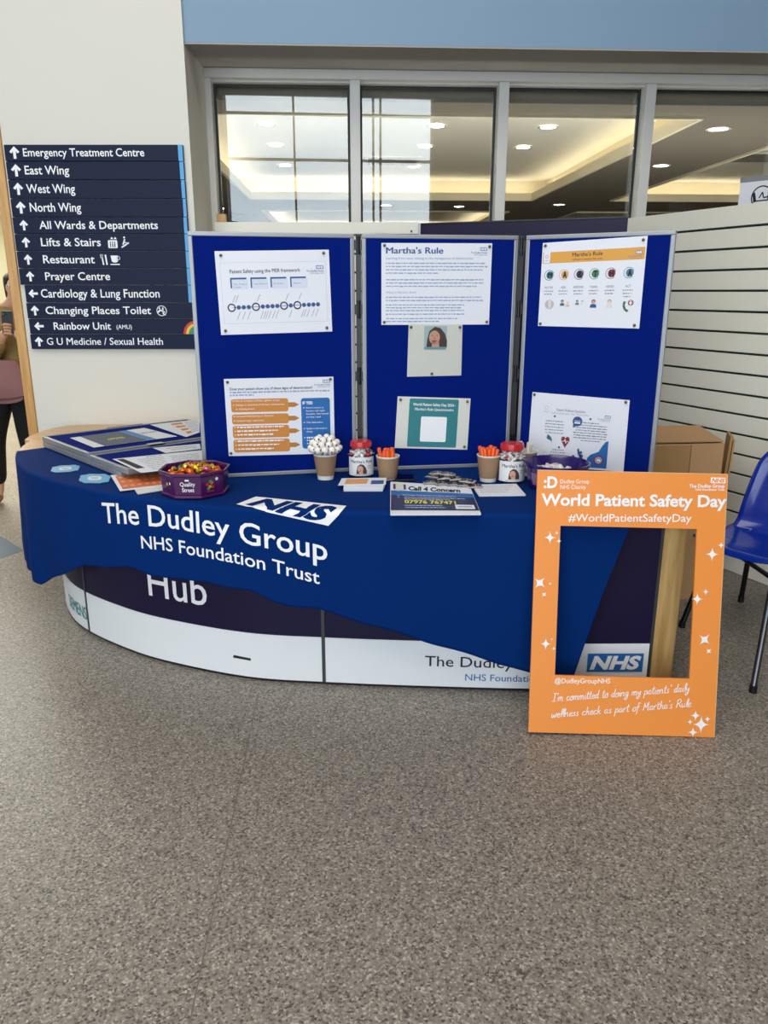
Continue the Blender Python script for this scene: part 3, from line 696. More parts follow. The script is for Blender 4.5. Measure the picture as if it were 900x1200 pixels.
# ================================================================== STANDING DISPLAY BOARDS
def PT(x, y, z): return Vector((x, y, z))
board = empty('folding_display_board', (.2, 3.25, CZ), 'upright three-panel royal blue display board with aluminium edging standing on the counter', 'display board')
BZ0, BZ1 = CZ + .002, 1.722
pans = [((-.748, 3.10), (-.118, 3.24)), ((-.088, 3.243), (.553, 3.34)), ((.583, 3.34), (1.090, 3.045))]
BPL = []
def board_panel(parent, o, ex, ey, n, w_, h_, th=.024, fr=.017, name='fabric_panel'):
    """o lower left front corner, ex right, ey up, n towards the viewer"""
    fp = MB().obox(o + ex * fr + ey * fr - n * (th - .003), ex * (w_ - 2 * fr), ey * (h_ - 2 * fr), n * (th - .006)).build(name, M_felt, parent)
    m = MB(); I = -n * th
    m.obox(o + I, ex * w_, ey * fr, n * th); m.obox(o + ey * (h_ - fr) + I, ex * w_, ey * fr, n * th)
    m.obox(o + ey * fr + I, ex * fr, ey * (h_ - 2 * fr), n * th); m.obox(o + ex * (w_ - fr) + ey * fr + I, ex * fr, ey * (h_ - 2 * fr), n * th)
    m.build('aluminium_frame', M_alu, fp, bevel=.003)
    return fp
for (a, b) in pans:
    a = Vector((a[0], a[1], 0)); b = Vector((b[0], b[1], 0)); ex = (b - a).normalized(); n = Vector((ex.y, -ex.x, 0))
    board_panel(board, a + Vector((0, 0, BZ0)), ex, Vector((0, 0, 1)), n, (b - a).length, BZ1 - BZ0)
    BPL.append((a - n * .003, n))
for k in (0, 1):
    a = Vector((pans[k][1][0], pans[k][1][1], 0)); b = Vector((pans[k + 1][0][0], pans[k + 1][0][1], 0)); c = (a + b) / 2 + Vector((0, .012, 0))
    for z in (.86, 1.16, 1.43, 1.68):
        o = MB().tube([c + Vector((0, 0, z - .035)), c + Vector((0, 0, z + .035))], .007).obox(Vector((a.x - .004, c.y - .002, z - .02)), Vector((b.x - a.x + .008, 0, 0)), Vector((0, .004, 0)), Vector((0, 0, .04))).build('hinge', M_blackmet, board)
    MB().obox(Vector((a.x + .004, c.y + .006, BZ0)), Vector((b.x - a.x - .008, 0, 0)), Vector((0, .002, 0)), Vector((0, 0, BZ1 - BZ0))).build('hinge_strip', M_black, board)
def pins(parent, S, pts, out=None):
    for u, v in pts:
        p = S.at(u, v, 2); q = S.n
        MB().tube([p, p + q * .004, p + q * .008, p + q * .0095], .006, 12, rs=[.0055, .006, .004, .001]).build('push_pin', mat('brass_pin', '7a6a48', .3, .8), parent, smooth=True)
def poster(name, k, quad, paper, label, group='posters pinned on the upright boards', cat='poster', pinpos=((.05, .05), (.95, .04), (.95, .95), (.04, .95))):
    o, n = BPL[k]; P = [onpl(x, y, o + n * .0022, n) for x, y in quad]
    S = Sheet(*P)
    if S.n.dot(n) < 0: S.n = -S.n
    c = (P[2] + P[3]) / 2; r = empty(name, c, label, cat, group); b = S.body(.0009).build('sheet', paper, r)
    pins(r, S, pinpos); return r, S
# --- poster 1
def crop(x0, y0, k): return lambda x, y: (x0 + x / k, y0 + y / k)
f = crop(250, 285, 6.207)
r, S = poster('framework_poster', 0, [f(8, 58), f(840, 47), f(865, 642), f(57, 668)], M_paper, 'white poster with a row of linked blue circles, top of the left board')
t = MB(); S.text(t, 'Patient Safety using the PIER framework', .115, .262, .735, .042, bold=.006, v1=.255); t.build('heading', M_inkblack, r)
t = MB()
for q in ((.035, .135, .965, .139), (.035, .865, .965, .869), (.035, .139, .038, .865), (.962, .139, .965, .865)): S.rect(t, *q)
t.build('border', mat('faint_ink', 'c3c6d2', .5), r)
def dudley(S, u1, v, r, k=1.0, ink=M_inkblue):
    nhs_logo(S, u1 - .068 * k, v, u1, v + .042 * k, r)
    t = MB(); S.text(t, 'The Dudley Group', u1 - .155 * k, v + .075 * k, u1, .02 * k, 2, .01); S.text(t, 'NHS Foundation Trust', u1 - .12 * k, v + .10 * k, u1, .014 * k, 2); t.build('logo_caption', ink, r)
dudley(S, .945, .185, r)
t = MB(); g = MB(); tt = MB()
for i, (u, s_) in enumerate(((.115, 'Plan, Prepare,\nPrevent'), (.29, 'Identification'), (.465, 'Escalation'), (.64, 'Response'))):
    S.rect(g, u + .012, .335, u + .155, .455, 1); S.rect(t, u, .315, u + .142, .335, 2); S.rect(t, u, .335, u + .012, .44, 2)
    for j, w_ in enumerate(s_.split('\n')): S.text(tt, w_, u + .03, .40 + .035 * j, u + .03 + .0082 * len(w_), .018, 2)
g.build('box_panels', mat('pale_panel', 'd3d9e8', .5), r); t.build('box_brackets', M_inkblue, r); tt.build('box_captions', M_inkgrey, r)
t = MB(); g = MB(); x = MB(); V = lambda u: .675 - .02 * u
S.line(g, [(.12, V(.12)), (.89, V(.89))], .004, 1)
for u in (.11, .323, .573, .693): S.ring(t, u, V(u), .025, .036, 3)
for u in (.172, .2155, .26, .384, .427, .47, .513, .634, .753, .797, .838, .88): S.disc(g, u, V(u), .0185, 2)
for u in (.17, .215, .26, .375, .40, .42, .445, .48, .51, .63, .74, .76, .79, .835, .87): S.line(x, [(u - .018, V(u) + .15), (u + .012, V(u) + .055)], .006, 1)
for u in (.13, .155, .345, .60, .715): S.line(x, [(u - .008, V(u) - .065), (u + .022, V(u) - .15)], .006, 1)
t.build('large_rings', mat('ring_ink', '2a2038', .5), r); g.build('small_circles', M_inkblue, r); x.build('slanted_notes', mat('faint_note_ink', 'a9adba', .6), r)
# --- poster 2
f = crop(255, 435, 6.207)
r, S = poster('signs_poster', 0, [f(45, 57), f(842, 40), f(853, 598), f(82, 618)], M_paper, 'white poster with four ochre boxes pointing to a blue box, bottom of the left board', pinpos=((.03, .04), (.97, .03), (.02, .96)))
t = MB(); S.text(t, 'Does your patient show any of these signs of deterioration?', .045, .145, .80, .033, bold=.01); t.build('heading', M_inkblack, r)
t = MB(); S.greek(t, .045, .165, .96, .022); S.greek(t, .045, .20, .26, .022); t.build('small_print', M_greyblue, r)
dudley(S, .965, .035, r, .95)
t = MB(); g = MB(); y = MB()
rows = (((.26, .43), ('New or increased confusion, agitation or pain', 'Changes to usual level of alertness, consciousness', 'or sleeping pattern')), ((.455, .585), ('Increased breathlessness or chestiness', 'Increased oxygen requirement')), ((.605, .765), None), ((.785, .955), None))
for (v0, v1), tx in rows:
    S.rrect(t, .05, v0, .572, v1, .022, 1); vm = (v0 + v1) / 2
    S.poly(g, [(.572, vm - .03), (.572, vm + .03), (.63, vm + .03), (.672, vm), (.63, vm - .03)], 1)
    n_ = len(tx) if tx else 3
    for j in range(n_):
        v = v0 + (v1 - v0) * (j + .62) / (n_ + .25)
        if j != 2 or not tx: S.disc(y, .072, v - .010, .005, 3)
        if tx: S.text(y, tx[j], .09, v, .09 + .0096 * len(tx[j]) * .93, .022, 3)
        else: S.greek(y, .09, v - .02, .52 - .05 * j, .02, 3, j)
t.build('ochre_boxes', M_orangeink, r); g.build('arrows', mat('ochre_arrow', 'b9772f', .6), r)
t = MB(); S.rrect(t, .69, .265, .962, .925, .025, 1); t.build('blue_box', M_nhs, r)
S.text(y, 'IF YES:', .705, .345, .80, .036, 3, .03)
for v, s_ in ((.40, 'Record concerns on'), (.44, 'Sunrise vital signs'), (.48, 'flowsheet - how worried'), (.52, 'are they / you?'), (.59, 'Take observations'), (.67, 'Speak to the nurse in'), (.71, 'charge')):
    S.text(y, s_, .735, v, .735 + .0092 * len(s_), .022, 3)
for v in (.40, .59, .67, .79): S.disc(y, .715, v - .01, .005, 3)
for v in (.77, .81, .85): S.greek(y, .735, v, .93, .022, 3)
y.build('white_lettering', M_ink, r)
# --- poster 3
f = crop(440, 280, 6.43)
r, S = poster('rule_poster', 1, [f(45, 30), f(880, 33), f(855, 645), f(45, 648)], M_paper, 'white text poster with large blue heading, top of the middle board', pinpos=((.025, .03), (.975, .04), (.975, .965), (.025, .965)))
t = MB(); S.text(t, "Martha's Rule", .04, .125, .555, .073, bold=.03); t.build('heading', M_inkblue, r)
t = MB(); S.text(t, 'Learning from cases relating to the management of deterioration', .04, .195, .83, .027, bold=.008); t.build('subheading', M_greyblue, r)
t = MB()
for v, u1 in ((.235, .94), (.275, .965), (.315, .92), (.355, .52), (.435, .93), (.475, .93), (.515, .87), (.65, .92), (.69, .935), (.745, .76), (.78, .73), (.815, .76), (.86, .77), (.915, .70), (.95, .53)): S.greek(t, .04, v, u1, .017)
t.build('body_text', M_greyblue, r)
t = MB(); S.text(t, "What is Martha's Rule?", .04, .61, .315, .026, bold=.004); t.build('question_heading', M_greyblue, r)
dudley(S, .955, .05, r, .95)
# --- photo in a plastic sleeve
r, S = poster('photo_sleeve', 1, [(479, 380.2), (542, 380.2), (540.5, 440), (477, 441.5)], M_paper2, 'small photo of a smiling woman in a clear plastic sleeve, pinned under the text poster', pinpos=((.04, .05), (.95, .05), (.45, .95)))
t = MB(); S.rect(t, .29, .03, .71, .48, 1); t.build('photo_background', mat('photo_pale_teal', 'a9c0c2', .4), r)
def portrait(S, u, v, s, r, lay=3):
    k = S.w / S.h
    P = lambda pts: [(u + a * s, v + b * s * k) for a, b in pts]
    sk = mat('printed_skin', 'cf9d88', .5); hr = mat('printed_hair', '4a3730', .5)
    t = MB(); S.poly(t, P([(-.55, .62), (-.5, .1), (-.38, -.35), (-.05, -.6), (.3, -.52), (.58, -.2), (.72, .2), (.72, .62)][::-1]), lay); t.build('printed_hair', hr, r)
    t = MB(); S.disc(t, u - .06 * s, v + .02 * s * k, .40 * s, lay + 1, 24, .84); S.poly(t, P([(-.2, .3), (.22, .28), (.26, .62), (-.22, .62)]), lay + 1); t.build('printed_face', sk, r)
    t = MB(); S.disc(t, u - .2 * s, v - .08 * s * k, .04 * s, lay + 2, 10); S.disc(t, u + .1 * s, v - .08 * s * k, .04 * s, lay + 2, 10); S.line(t, P([(-.05, -.02), (-.09, .1), (-.02, .11)]), .03 * s, lay + 2)
    S.poly(t, P([(-.26, .2), (.13, .18), (-.03, .31), (-.16, .31)]), lay + 2); t.build('printed_features', mat('printed_lip', '9c4b44', .5), r)
portrait(S, .5, .24, .30, r)
t = MB(); S.rect(t, .3, .43, .7, .475, 6); t.build('caption_band', mat('caption_teal', '6f9ea0', .4), r)
# the clear sleeve itself, wrinkled
m = MB(); NN = 12
for j in range(NN + 1):
    for i in range(NN + 1): m.v.append(S.at(.0 + i / NN, j / NN, 9 + 2.0 * math.sin(i * 1.7 + j * .8) * math.sin(j * 1.3 - i * .5)))
m.f = [(j * (NN + 1) + i, j * (NN + 1) + i + 1, (j + 1) * (NN + 1) + i + 1, (j + 1) * (NN + 1) + i) for j in range(NN) for i in range(NN)]
m.build('clear_sleeve', glass_mat('clear_plastic', (.97, .97, .97), .06, .12), r, smooth=True)
# --- questionnaire poster
r, S = poster('questionnaire_poster', 1, [(466, 464.5), (551.5, 467), (547.5, 527), (462.5, 525)], M_paper2, 'landscape sheet with a teal panel and a white square, bottom of the middle board', pinpos=((.04, .06), (.955, .06), (.955, .94)))
t = MB(); S.rrect(t, .165, .03, .84, .965, .02, 1); t.build('teal_panel', mat('teal_print', '2f7f86', .5), r)
t = MB(); S.text(t, 'World Patient Safety Day 2024 -', .215, .165, .80, .05, 2, .02); S.text(t, "Martha's Rule Questionnaire", .245, .255, .775, .05, 2, .02); S.rrect(t, .335, .37, .69, .86, .02, 2); t.build('white_print', M_ink, r)
# --- poster 6
f = crop(625, 270, 6.43)
r, S = poster('letters_poster', 2, [f(72, 95), f(862, 40), f(797, 740), f(35, 720)], M_paper, 'white poster with six coloured letter discs under an orange band, top of the right board', pinpos=((.03, .035), (.965, .04), (.955, .965), (.025, .97)))
t = MB(); S.rect(t, .01, .115, .99, .245, 1); t.build('orange_band', mat('amber_print', 'dfa044', .5), r)
t = MB(); S.text(t, "Martha's Rule", .305, .178, .60, .042, 3, .008); S.text(t, 'What it means for you', .31, .222, .60, .018, 3); t.build('heading', M_inkblack, r)
t = MB(); S.rect(t, .02, .115, .085, .24, 3); t.build('corner_square', M_paper, r)
t = MB(); S.ring(t, .053, .165, .012, .017, 4, 20); S.rect(t, .035, .21, .072, .216, 4); t.build('corner_emblem', M_greyblue, r)
dudley(S, .965, .15, r, .85, M_inkgrey)
cols = ('2a7480', 'dda050', '4d3a52', '3f7d55', '8b2f38', '3f7f92'); LX = (.085, .235, .385, .535, .69, .86)
ink = MB(); sm = MB()
for i, (u, ch, cc) in enumerate(zip(LX, 'MARTHA', cols)):
    v = .385; mm_ = mat('disc_' + cc, cc, .5); t = MB(); S.disc(t, u + .008, v, .036, 2); S.ring(t, u, v, .045, .050, 2, 24, 40, 340); t.build('letter_disc', mm_, r)
    t = MB(); S.text(t, ch, u - .012, v + .035, u + .03, .07, 4, .05); t.build('letter', M_inkblack if i != 3 else mat('dark_green_ink', '14331f', .6), r)
    wd = ('MATTER', 'ASK', 'RESPOND', 'THINK', 'HEARD', 'ACT')[i]; S.text(ink, wd, u - .011 * len(wd) * .55 - .005, .545, u + .011 * len(wd) * .55 + .01, .026, 2, .01)
    for j in range(3 if i == 5 else 2): S.greek(sm, u - .045 + .005 * j, .57 + .035 * j, u + .05 - .008 * j, .014)
ink.build('captions', M_inkgrey, r); sm.build('small_print', M_inkgrey, r)
def tiny_person(S, u, v, s, skin, hair, top, parent):
    t = MB(); S.poly(t, [(u - s, v + 2.1 * s), (u + s, v + 2.1 * s), (u + .9 * s, v + 1.1 * s), (u + .45 * s, v + .75 * s), (u - .45 * s, v + .75 * s), (u - .9 * s, v + 1.1 * s)], 2); t.build('figure_body', top, parent)
    t = MB(); S.disc(t, u, v - .15 * s, .62 * s, 2); t.build('figure_hair', hair, parent); t = MB(); S.disc(t, u, v + .08 * s, .46 * s, 3); t.build('figure_face', skin, parent)
sk = mat('printed_skin', 'cf9d88', .5); hr = mat('printed_hair', '4a3730', .5)
t = MB(); S.disc(t, .105, .735, .046, 2); t.build('figure_disc', mat('pale_grey_print', 'b9b9c0', .5), r); t = MB(); S.poly(t, [(.09, .70), (.105, .68), (.125, .69), (.125, .77), (.10, .79)], 3); t.build('figure_profile', mat('pale_skin_print', 'e3cfc9', .5), r)
tiny_person(S, .235, .70, .024, sk, M_inkblack, mat('print_teal', '2f6f86', .5), r); tiny_person(S, .29, .72, .02, mat('pale_skin_print', 'e3cfc9'), mat('print_sand', 'd9bf9a', .5), mat('print_sand', 'd9bf9a', .5), r)
tiny_person(S, .385, .70, .019, sk, M_inkblack, mat('print_green', '4d8a80', .5), r); tiny_person(S, .435, .70, .016, mat('pale_skin_print', 'e3cfc9'), M_inkgrey, M_paper2, r)
tiny_person(S, .545, .705, .032, sk, mat('print_red_hair', '7d3a3a', .5), mat('print_blue', '2d4e88', .5), r)
tiny_person(S, .70, .705, .032, mat('pale_skin_print', 'e3cfc9'), mat('print_blond', 'c79a63', .5), M_paper2, r)
t = MB(); S.line(t, [(.845, .70), (.835, .74), (.85, .79), (.88, .81)], .022, 2); t.build('phone_receiver', mat('print_darkgreen', '2f6a4c', .5), r)
t = MB(); S.disc(t, .90, .715, .026, 2); t.build('cross_disc', mat('print_crimson', '8a2637', .5), r); t = MB(); S.rect(t, .894, .69, .906, .74, 3); S.rect(t, .885, .707, .915, .723, 3); t.build('cross', M_ink, r)
# --- poster 7
r, S = poster('wellness_poster', 2, [(624, 459.4), (738, 469.0), (730.5, 553), (617.5, 545)], M_paper, 'white poster with small icons and a blue curved corner, bottom of the right board', pinpos=((.025, .03), (.965, .03)))
t = MB(); S.text(t, 'Patient Wellness Questions', .275, .225, .575, .034, 2, .01); S.text(t, 'Information for Patients', .225, .265, .61, .026, 2, 0, spacing=1.3); t.build('heading', M_inkgrey, r)
S.text
t = MB(); S.ring(t, .165, .19, .016, .021, 2, 16); S.rect(t, .135, .24, .195, .25, 2); t.build('emblem', mat('faint_ink', 'c3c6d2'), r); dudley(S, .83, .235, r, .85, M_inkgrey)
t = MB()
for v, u0, u1 in ((.36, .17, .355), (.40, .165, .36), (.44, .165, .36), (.48, .165, .36), (.52, .175, .36), (.35, .46, .72), (.385, .47, .80), (.42, .46, .81), (.455, .49, .80), (.49, .465, .81), (.525, .47, .81), (.56, .47, .80), (.595, .55, .74), (.75, .26, .38), (.785, .24, .40), (.82, .23, .42), (.855, .235, .42), (.89, .27, .40)): S.greek(t, u0, v, u1, .016)
t.build('body_text', M_inkgrey, r)
t = MB()
for u, v in ((.26, .30), (.63, .30), (.33, .72)): S.disc(t, u, v, .012, 2, 6)
t.build('bullet_icons', M_inkblue, r)
t = MB(); S.disc(t, .50, .345, .05, 2, 24, 1.0); S.poly(t, [(.46, .38), (.455, .43), (.50, .405)], 2); t.build('speech_bubble', M_inkblue, r); t = MB(); S.rect(t, .47, .335, .53, .342, 3); S.rect(t, .47, .355, .53, .375, 3); t.build('bubble_lines', M_ink, r)
t = MB(); S.poly(t, [(.39, .72), (.345, .62), (.35, .575), (.375, .565), (.39, .59), (.405, .565), (.43, .575), (.435, .62)], 2); t.build('heart', mat('print_crimson', '8a2637'), r)
t = MB(); S.line(t, [(.355, .63), (.38, .63), (.388, .60), (.396, .66), (.402, .63), (.425, .63)], .006, 3); t.build('heartbeat_line', M_ink, r)
t = MB(); S.poly(t, [(.19, .60), (.20, .55), (.215, .56), (.235, .585), (.25, .62), (.245, .66), (.235, .63), (.205, .62)], 2); t.build('hand_icon', mat('print_teal', '2f6f86'), r)
t = MB(); S.ring(t, .19, .82, .018, .022, 2, 16); S.line(t, [(.19, .86), (.225, .92)], .012, 2); t.build('ear_icon', mat('faint_ink', 'c3c6d2'), r)
t = MB(); S.disc(t, .56, .77, .015, 2); S.line(t, [(.53, .72), (.54, .80), (.57, .84), (.57, .90)], .02, 2); S.disc(t, .485, .83, .015, 2); S.poly(t, [(.55, .79), (.585, .80), (.58, .90), (.54, .90)], 2); t.build('people_icon', M_inkblue, r)
t = MB(); S.line(t, [(.49, .86), (.52, .90), (.55, .89)], .014, 3); t.build('arm_icon', mat('printed_skin', 'cf9d88'), r)
t = MB(); S.poly(t, [(.62, .97), (.63, .84), (.66, .79), (.71, .76), (.74, .74), (.77, .66), (.80, .60), (.83, .585), (.83, .97)], 2); t.build('blue_corner_shape', M_nhs, r)
t = MB(); S.disc(t, .745, .86, .05, 3); t.build('badge', mat('print_crimson', '8a2637'), r); t = MB(); S.disc(t, .745, .86, .036, 4); t.build('badge_inner', M_greyblue, r); t = MB(); S.line(t, [(.73, .87), (.745, .85), (.765, .875)], .012, 5); t.build('badge_mark', M_ink, r)
# ================================================================== FLAT FOLDED BOARDS ON THE COUNTER
def flat_rect(p0, p1, w_):   # p0->p1 along one edge; returns o, ex, ey
    pass
zA = CZ + .058
P0 = onz(49, 511, zA); P1 = onz(103, 531, zA); ev = (P1 - P0); wA = ev.length; ev.normalize(); eu = Vector((-ev.y, ev.x, 0))
if eu.x < 0: eu = -eu
LA = min(.93, (-1.0 - P0.x) / 1.0 * 1.3)
LA = .80
flat = empty('folded_display_board', (P0 + P1) / 2 + eu * .4 - Vector((0, 0, zA - CZ)), 'blue display board folded flat on the left of the counter behind the sweet tub', 'display board')
UP = Vector((0, 0, 1))
board_panel(flat, P1, eu, -ev, UP, LA, wA, .026, .017)
board_panel(flat, P1 - UP * .0275, eu, -ev, UP, LA, wA, .0265, .017)
zB = zA - .006
P2 = P1 + ev * .012 - UP * .006
wB = .385
board_panel(flat, P2 + ev * wB, eu, -ev, UP, .72, wB, .024, .017)
board_panel(flat, P2 + ev * (wB - .07) - UP * .0245, eu, -ev, UP, .72, wB - .07, .0235, .017)
c_ = P1 + eu * .28 + ev * .006
MB().obox(c_ - UP * .002 - ev * .02, eu * .08, ev * .04, UP * .006).build('hinge', M_steel, flat, bevel=.002)
c_ = P0 + eu * .34
MB().obox(c_ - ev * .012 , eu * .2, -ev * .012, -UP * .012).build('hinge', M_steel, flat, bevel=.002)
def on_flat(quad, z, sheetmat, name, label, cat, grp=None, th=.0009):
    P = [onz(x, y, z + th) for x, y in quad]; S = Sheet(*P)
    if S.n.z < 0: S.n = -S.n
    r = empty(name, (P[0] + P[2]) / 2 - Vector((0, 0, th)), label, cat, grp); S.body(th).build('sheet', sheetmat, r, bevel=0); return r, S
f = crop(40, 480, 3.75)
r, S = on_flat([f(158, 124), f(485, 80), f(628, 117), f(262, 166)], zA + .0005, M_paper, 'leaflet_poster', 'white, slate and pale blue printed poster lying on the farther flat board', 'poster')
t = MB(); S.poly(t, [(.12, .0), (.12, 1), (.62, 1), (.62, .0)], 1); t.build('slate_block', mat('slate_print', '4a5566', .5), r)
t = MB(); S.rect(t, .62, 0, .74, 1, 1); t.build('blue_block', mat('steel_blue_print', '4c86b8', .5), r)
t = MB()
for i in range(9): S.greek(t, .17, .08 + .1 * i, .58, .03, 2, i)
t.build('small_print', M_inkgrey, r); t = MB(); S.text(t, '07976', .30, .62, .50, .11, 3, .03); t.build('yellow_number', mat('yellow_print', 'e6d84a', .5), r)
t = MB(); S.text(t, 'Call 4 Concern', .77, .45, .98, .07, 2, .03); t.build('heading', M_inkblack, r)
r, S = on_flat([f(510, 66), f(727, 42), f(727, 100), f(668, 120)], zA + .0005, M_paper, 'leaflet_poster', 'white poster with faint coloured panels at the far right of the farther flat board', 'poster')
t = MB()
for i in range(4): S.rect(t, .35, .1 + .22 * i, .6, .22 + .22 * i, 1)
t.build('ochre_panels', M_orangeink, r); t = MB()
for i in range(9): S.greek(t, .65, .1 + .09 * i, .95, .03, 1, i)
t.build('small_print', M_inkgrey, r)
r, S = on_flat([f(345, 217), f(737, 178), f(745, 247), f(470, 277)], zB + .001, M_paper, 'leaflet_poster', 'white text poster with a black corner heading lying on the nearer flat board', 'poster')
t = MB(); S.poly(t, [(.03, .05), (.05, .75), (.16, .75), (.10, .05)], 1); t.build('black_block', M_inkblack, r)
t = MB(); 
for i in range(7): S.greek(t, .22, .2 + .11 * i, .52, .03, 1, i); S.greek(t, .60, .2 + .11 * i, .95, .03, 1, i + 9)
S.greek(t, .35, .06, .52, .05, 1); t.build('small_print', M_inkgrey, r)
r, S = on_flat([f(522, 168), f(728, 150), f(733, 172), f(578, 190)], zB + .001, M_paper, 'leaflet_poster', 'white sheet half tucked beside the hinge of the flat boards', 'poster')
t = MB(); S.greek(t, .2, .3, .9, .1); S.greek(t, .25, .6, .9, .1); t.build('small_print', M_inkgrey, r)
# ================================================================== LOOSE PAPERS ON THE CLOTH
PZ = CZ + .0022
r, S = on_flat([f(415, 312), f(600, 293), f(612, 345), f(455, 370)], PZ, mat('folded_paper', 'dcdcd8', .5), 'booklet', 'folded white booklet lying under the orange sheet', 'booklet', th=.003)
r, S = on_flat([f(335, 288), f(618, 268), f(620, 328), f(378, 358)], PZ + .0035, M_paper, 'sticker_sheet', 'sheet of orange round stickers lying left of the purple sweet tub', 'sticker sheet')
t = MB(); S.rect(t, .06, .08, .97, .92, 1); t.build('orange_print', mat('coral_print', 'd9713a', .5), r)
t = MB(); x = MB()
for j in range(3):
    for i in range(7): S.ring(t, .13 + .125 * i, .22 + .27 * j, .036, .043, 2, 16); S.poly(x, [(.115 + .125 * i, .27 + .27 * j), (.145 + .125 * i, .27 + .27 * j), (.15 + .125 * i, .20 + .27 * j), (.13 + .125 * i, .15 + .27 * j), (.11 + .125 * i, .20 + .27 * j)], 3)
t.build('sticker_rings', M_paper2, r); x.build('sticker_figures', mat('peach_print', 'e9b48c', .5), r)
for (qx, qy, wx, wy, l, rot) in ((76.5, 549, 16.5, 3.8, 'pale blue cloth-shaped card with white centre, nearest the left end of the counter', -.08), (111, 560.5, 18, 5.2, 'pale blue card with white centre just left of the orange sticker sheet', -.02)):
    P = []; c_ = onz(qx, qy, PZ + .002)
    for i in range(28):
        a = 2 * math.pi * i / 28; k = 1 + .05 * math.sin(8 * a); ca = math.copysign(abs(math.cos(a)) ** .75, math.cos(a)); sa = math.copysign(abs(math.sin(a)) ** .6, math.sin(a))
        P.append(onz(qx + wx * ca * k, qy - wy * sa * k + rot * wx * ca, PZ + .002))
    rr_ = empty('shaped_card', c_ - Vector((0, 0, .002)), l, 'card', 'shaped blue cards'); mb = MB(); mb.slab(P, (0, 0, -1), .002); mb.build('card', mat('pale_blue_card', '6fb0d8', .35), rr_)
    mb = MB(); mb.slab([c_ + (p - c_) * .45 + Vector((0, 0, .0003)) for p in P], (0, 0, 1), .0004); mb.build('white_centre', M_paper, rr_)
    mb = MB(); Sx = Sheet(*[onz(x_, y_, PZ + .003) for x_, y_ in ((qx - wx * .35, qy - 1.5), (qx + wx * .35, qy - 1.5), (qx + wx * .35, qy + 1.5), (qx - wx * .35, qy + 1.5))]); Sx.greek(mb, .1, .2, .9, .2); Sx.greek(mb, .2, .6, .8, .2); mb.build('small_print', M_inkgrey, rr_)
# leaflet decks
def deck(quad, z, h, name, label, cat, top, under=None):
    P = [onz(x, y, z + h) for x, y in quad]; S = Sheet(*P)
    if S.n.z < 0: S.n = -S.n
    c_ = (P[0] + P[2]) / 2; r = empty(name, (c_.x, c_.y, z), label, cat); m = MB()
    n_ = 8; rnd = random.Random(3)
    for k in range(n_):
        o = Vector((rnd.uniform(-.002, .002), rnd.uniform(-.002, .002), 0)); m.slab([p - UP * (h - h * (k + 1) / n_) + o * (k < n_ - 1) for p in P], (0, 0, -1), h / n_ * .93)
    m.build('paper_stack', top, r); return r, S
f = crop(340, 500, 2.8125)
r, S = deck([f(178, 183), f(314, 183), f(306, 199), f(177, 199)], PZ, .018, 'card_stack', 'deck of white cards printed orange and blue in front of the left jar', 'card stack', M_paper)
q = [f(170, 170), f(318, 168), f(315, 190), f(158, 193)]; P = [onz(x, y, PZ + .0195) for x, y in q]; S = Sheet(*P)
if S.n.z < 0: S.n = -S.n
S2 = S; S.body(.0012).build('top_card', M_paper, r)
t = MB(); S.rect(t, .12, .15, .60, .85, 1); t.build('orange_print', mat('peach_orange', 'dd9a5c', .5), r); t = MB(); S.rect(t, .68, .4, .95, .95, 1); t.build('blue_print', M_inkblue, r)
f = crop(340, 500, 2.8125)
r, S = deck([f(332, 181), f(592, 197), f(628, 287), f(332, 288)], PZ, .006, 'leaflet_stack', 'stack of dark blue leaflets with a phone number in the middle of the counter front', 'leaflet stack', M_paper)
t = MB(); S.rect(t, .0, .40, 1.0, .90, 1); t.build('navy_print', mat('navy_print', '1b2350', .4), r)
t = MB(); S.rect(t, 0, .30, 1, .40, 1); t.build('blue_band', M_nhs, r); t = MB(); S.rect(t, 0, .40, 1, .46, 2); t.build('mid_blue_band', mat('mid_blue_print', '2a5aa0', .4), r)
t = MB(); S.text(t, 'Call 4 Concern', .22, .27, .86, .13, 2, .04, .15); t.build('heading', M_inkblack, r)
t = MB(); S.rrect(t, .03, .08, .19, .26, .02, 2); t.build('badge', mat('badge_purple', '4c2a52', .4), r); t = MB(); S.rrect(t, .06, .06, .16, .28, .01, 3); t.build('badge_centre', M_paper2, r)
t = MB(); S.text(t, '07976 767471', .16, .70, .76, .10, 3, .03); t.build('phone_number', mat('yellow_print', 'e6d84a'), r)
t = MB(); S.greek(t, .14, .43, .78, .03, 3); S.greek(t, .16, .50, .88, .03, 3); S.greek(t, .16, .55, .7, .03, 3); S.greek(t, .16, .75, .6, .03, 3); S.greek(t, .16, .81, .62, .03, 3)
for v in (.33, .46, .52): S.disc(t, .09, v, .014, 3)
t.build('small_print', mat('pale_print', 'a9b4d6', .5), r); t = MB(); S.rect(t, .74, .72, .96, .86, 3); t.build('white_label', M_paper, r); t = MB(); S.greek(t, .77, .77, .93, .04, 4); t.build('label_print', M_inkgrey, r)
r, S = deck([f(600, 191), f(745, 188), f(776, 224), f(624, 226)], PZ, .006, 'postcard_stack', 'small stack of white comment cards in front of the right jar', 'card stack', M_paper)
t = MB()
for i in range(6): S.greek(t, .08, .12 + .13 * i, .9 - .05 * i, .03, 1, i)
t.build('small_print', M_inkgrey, r)
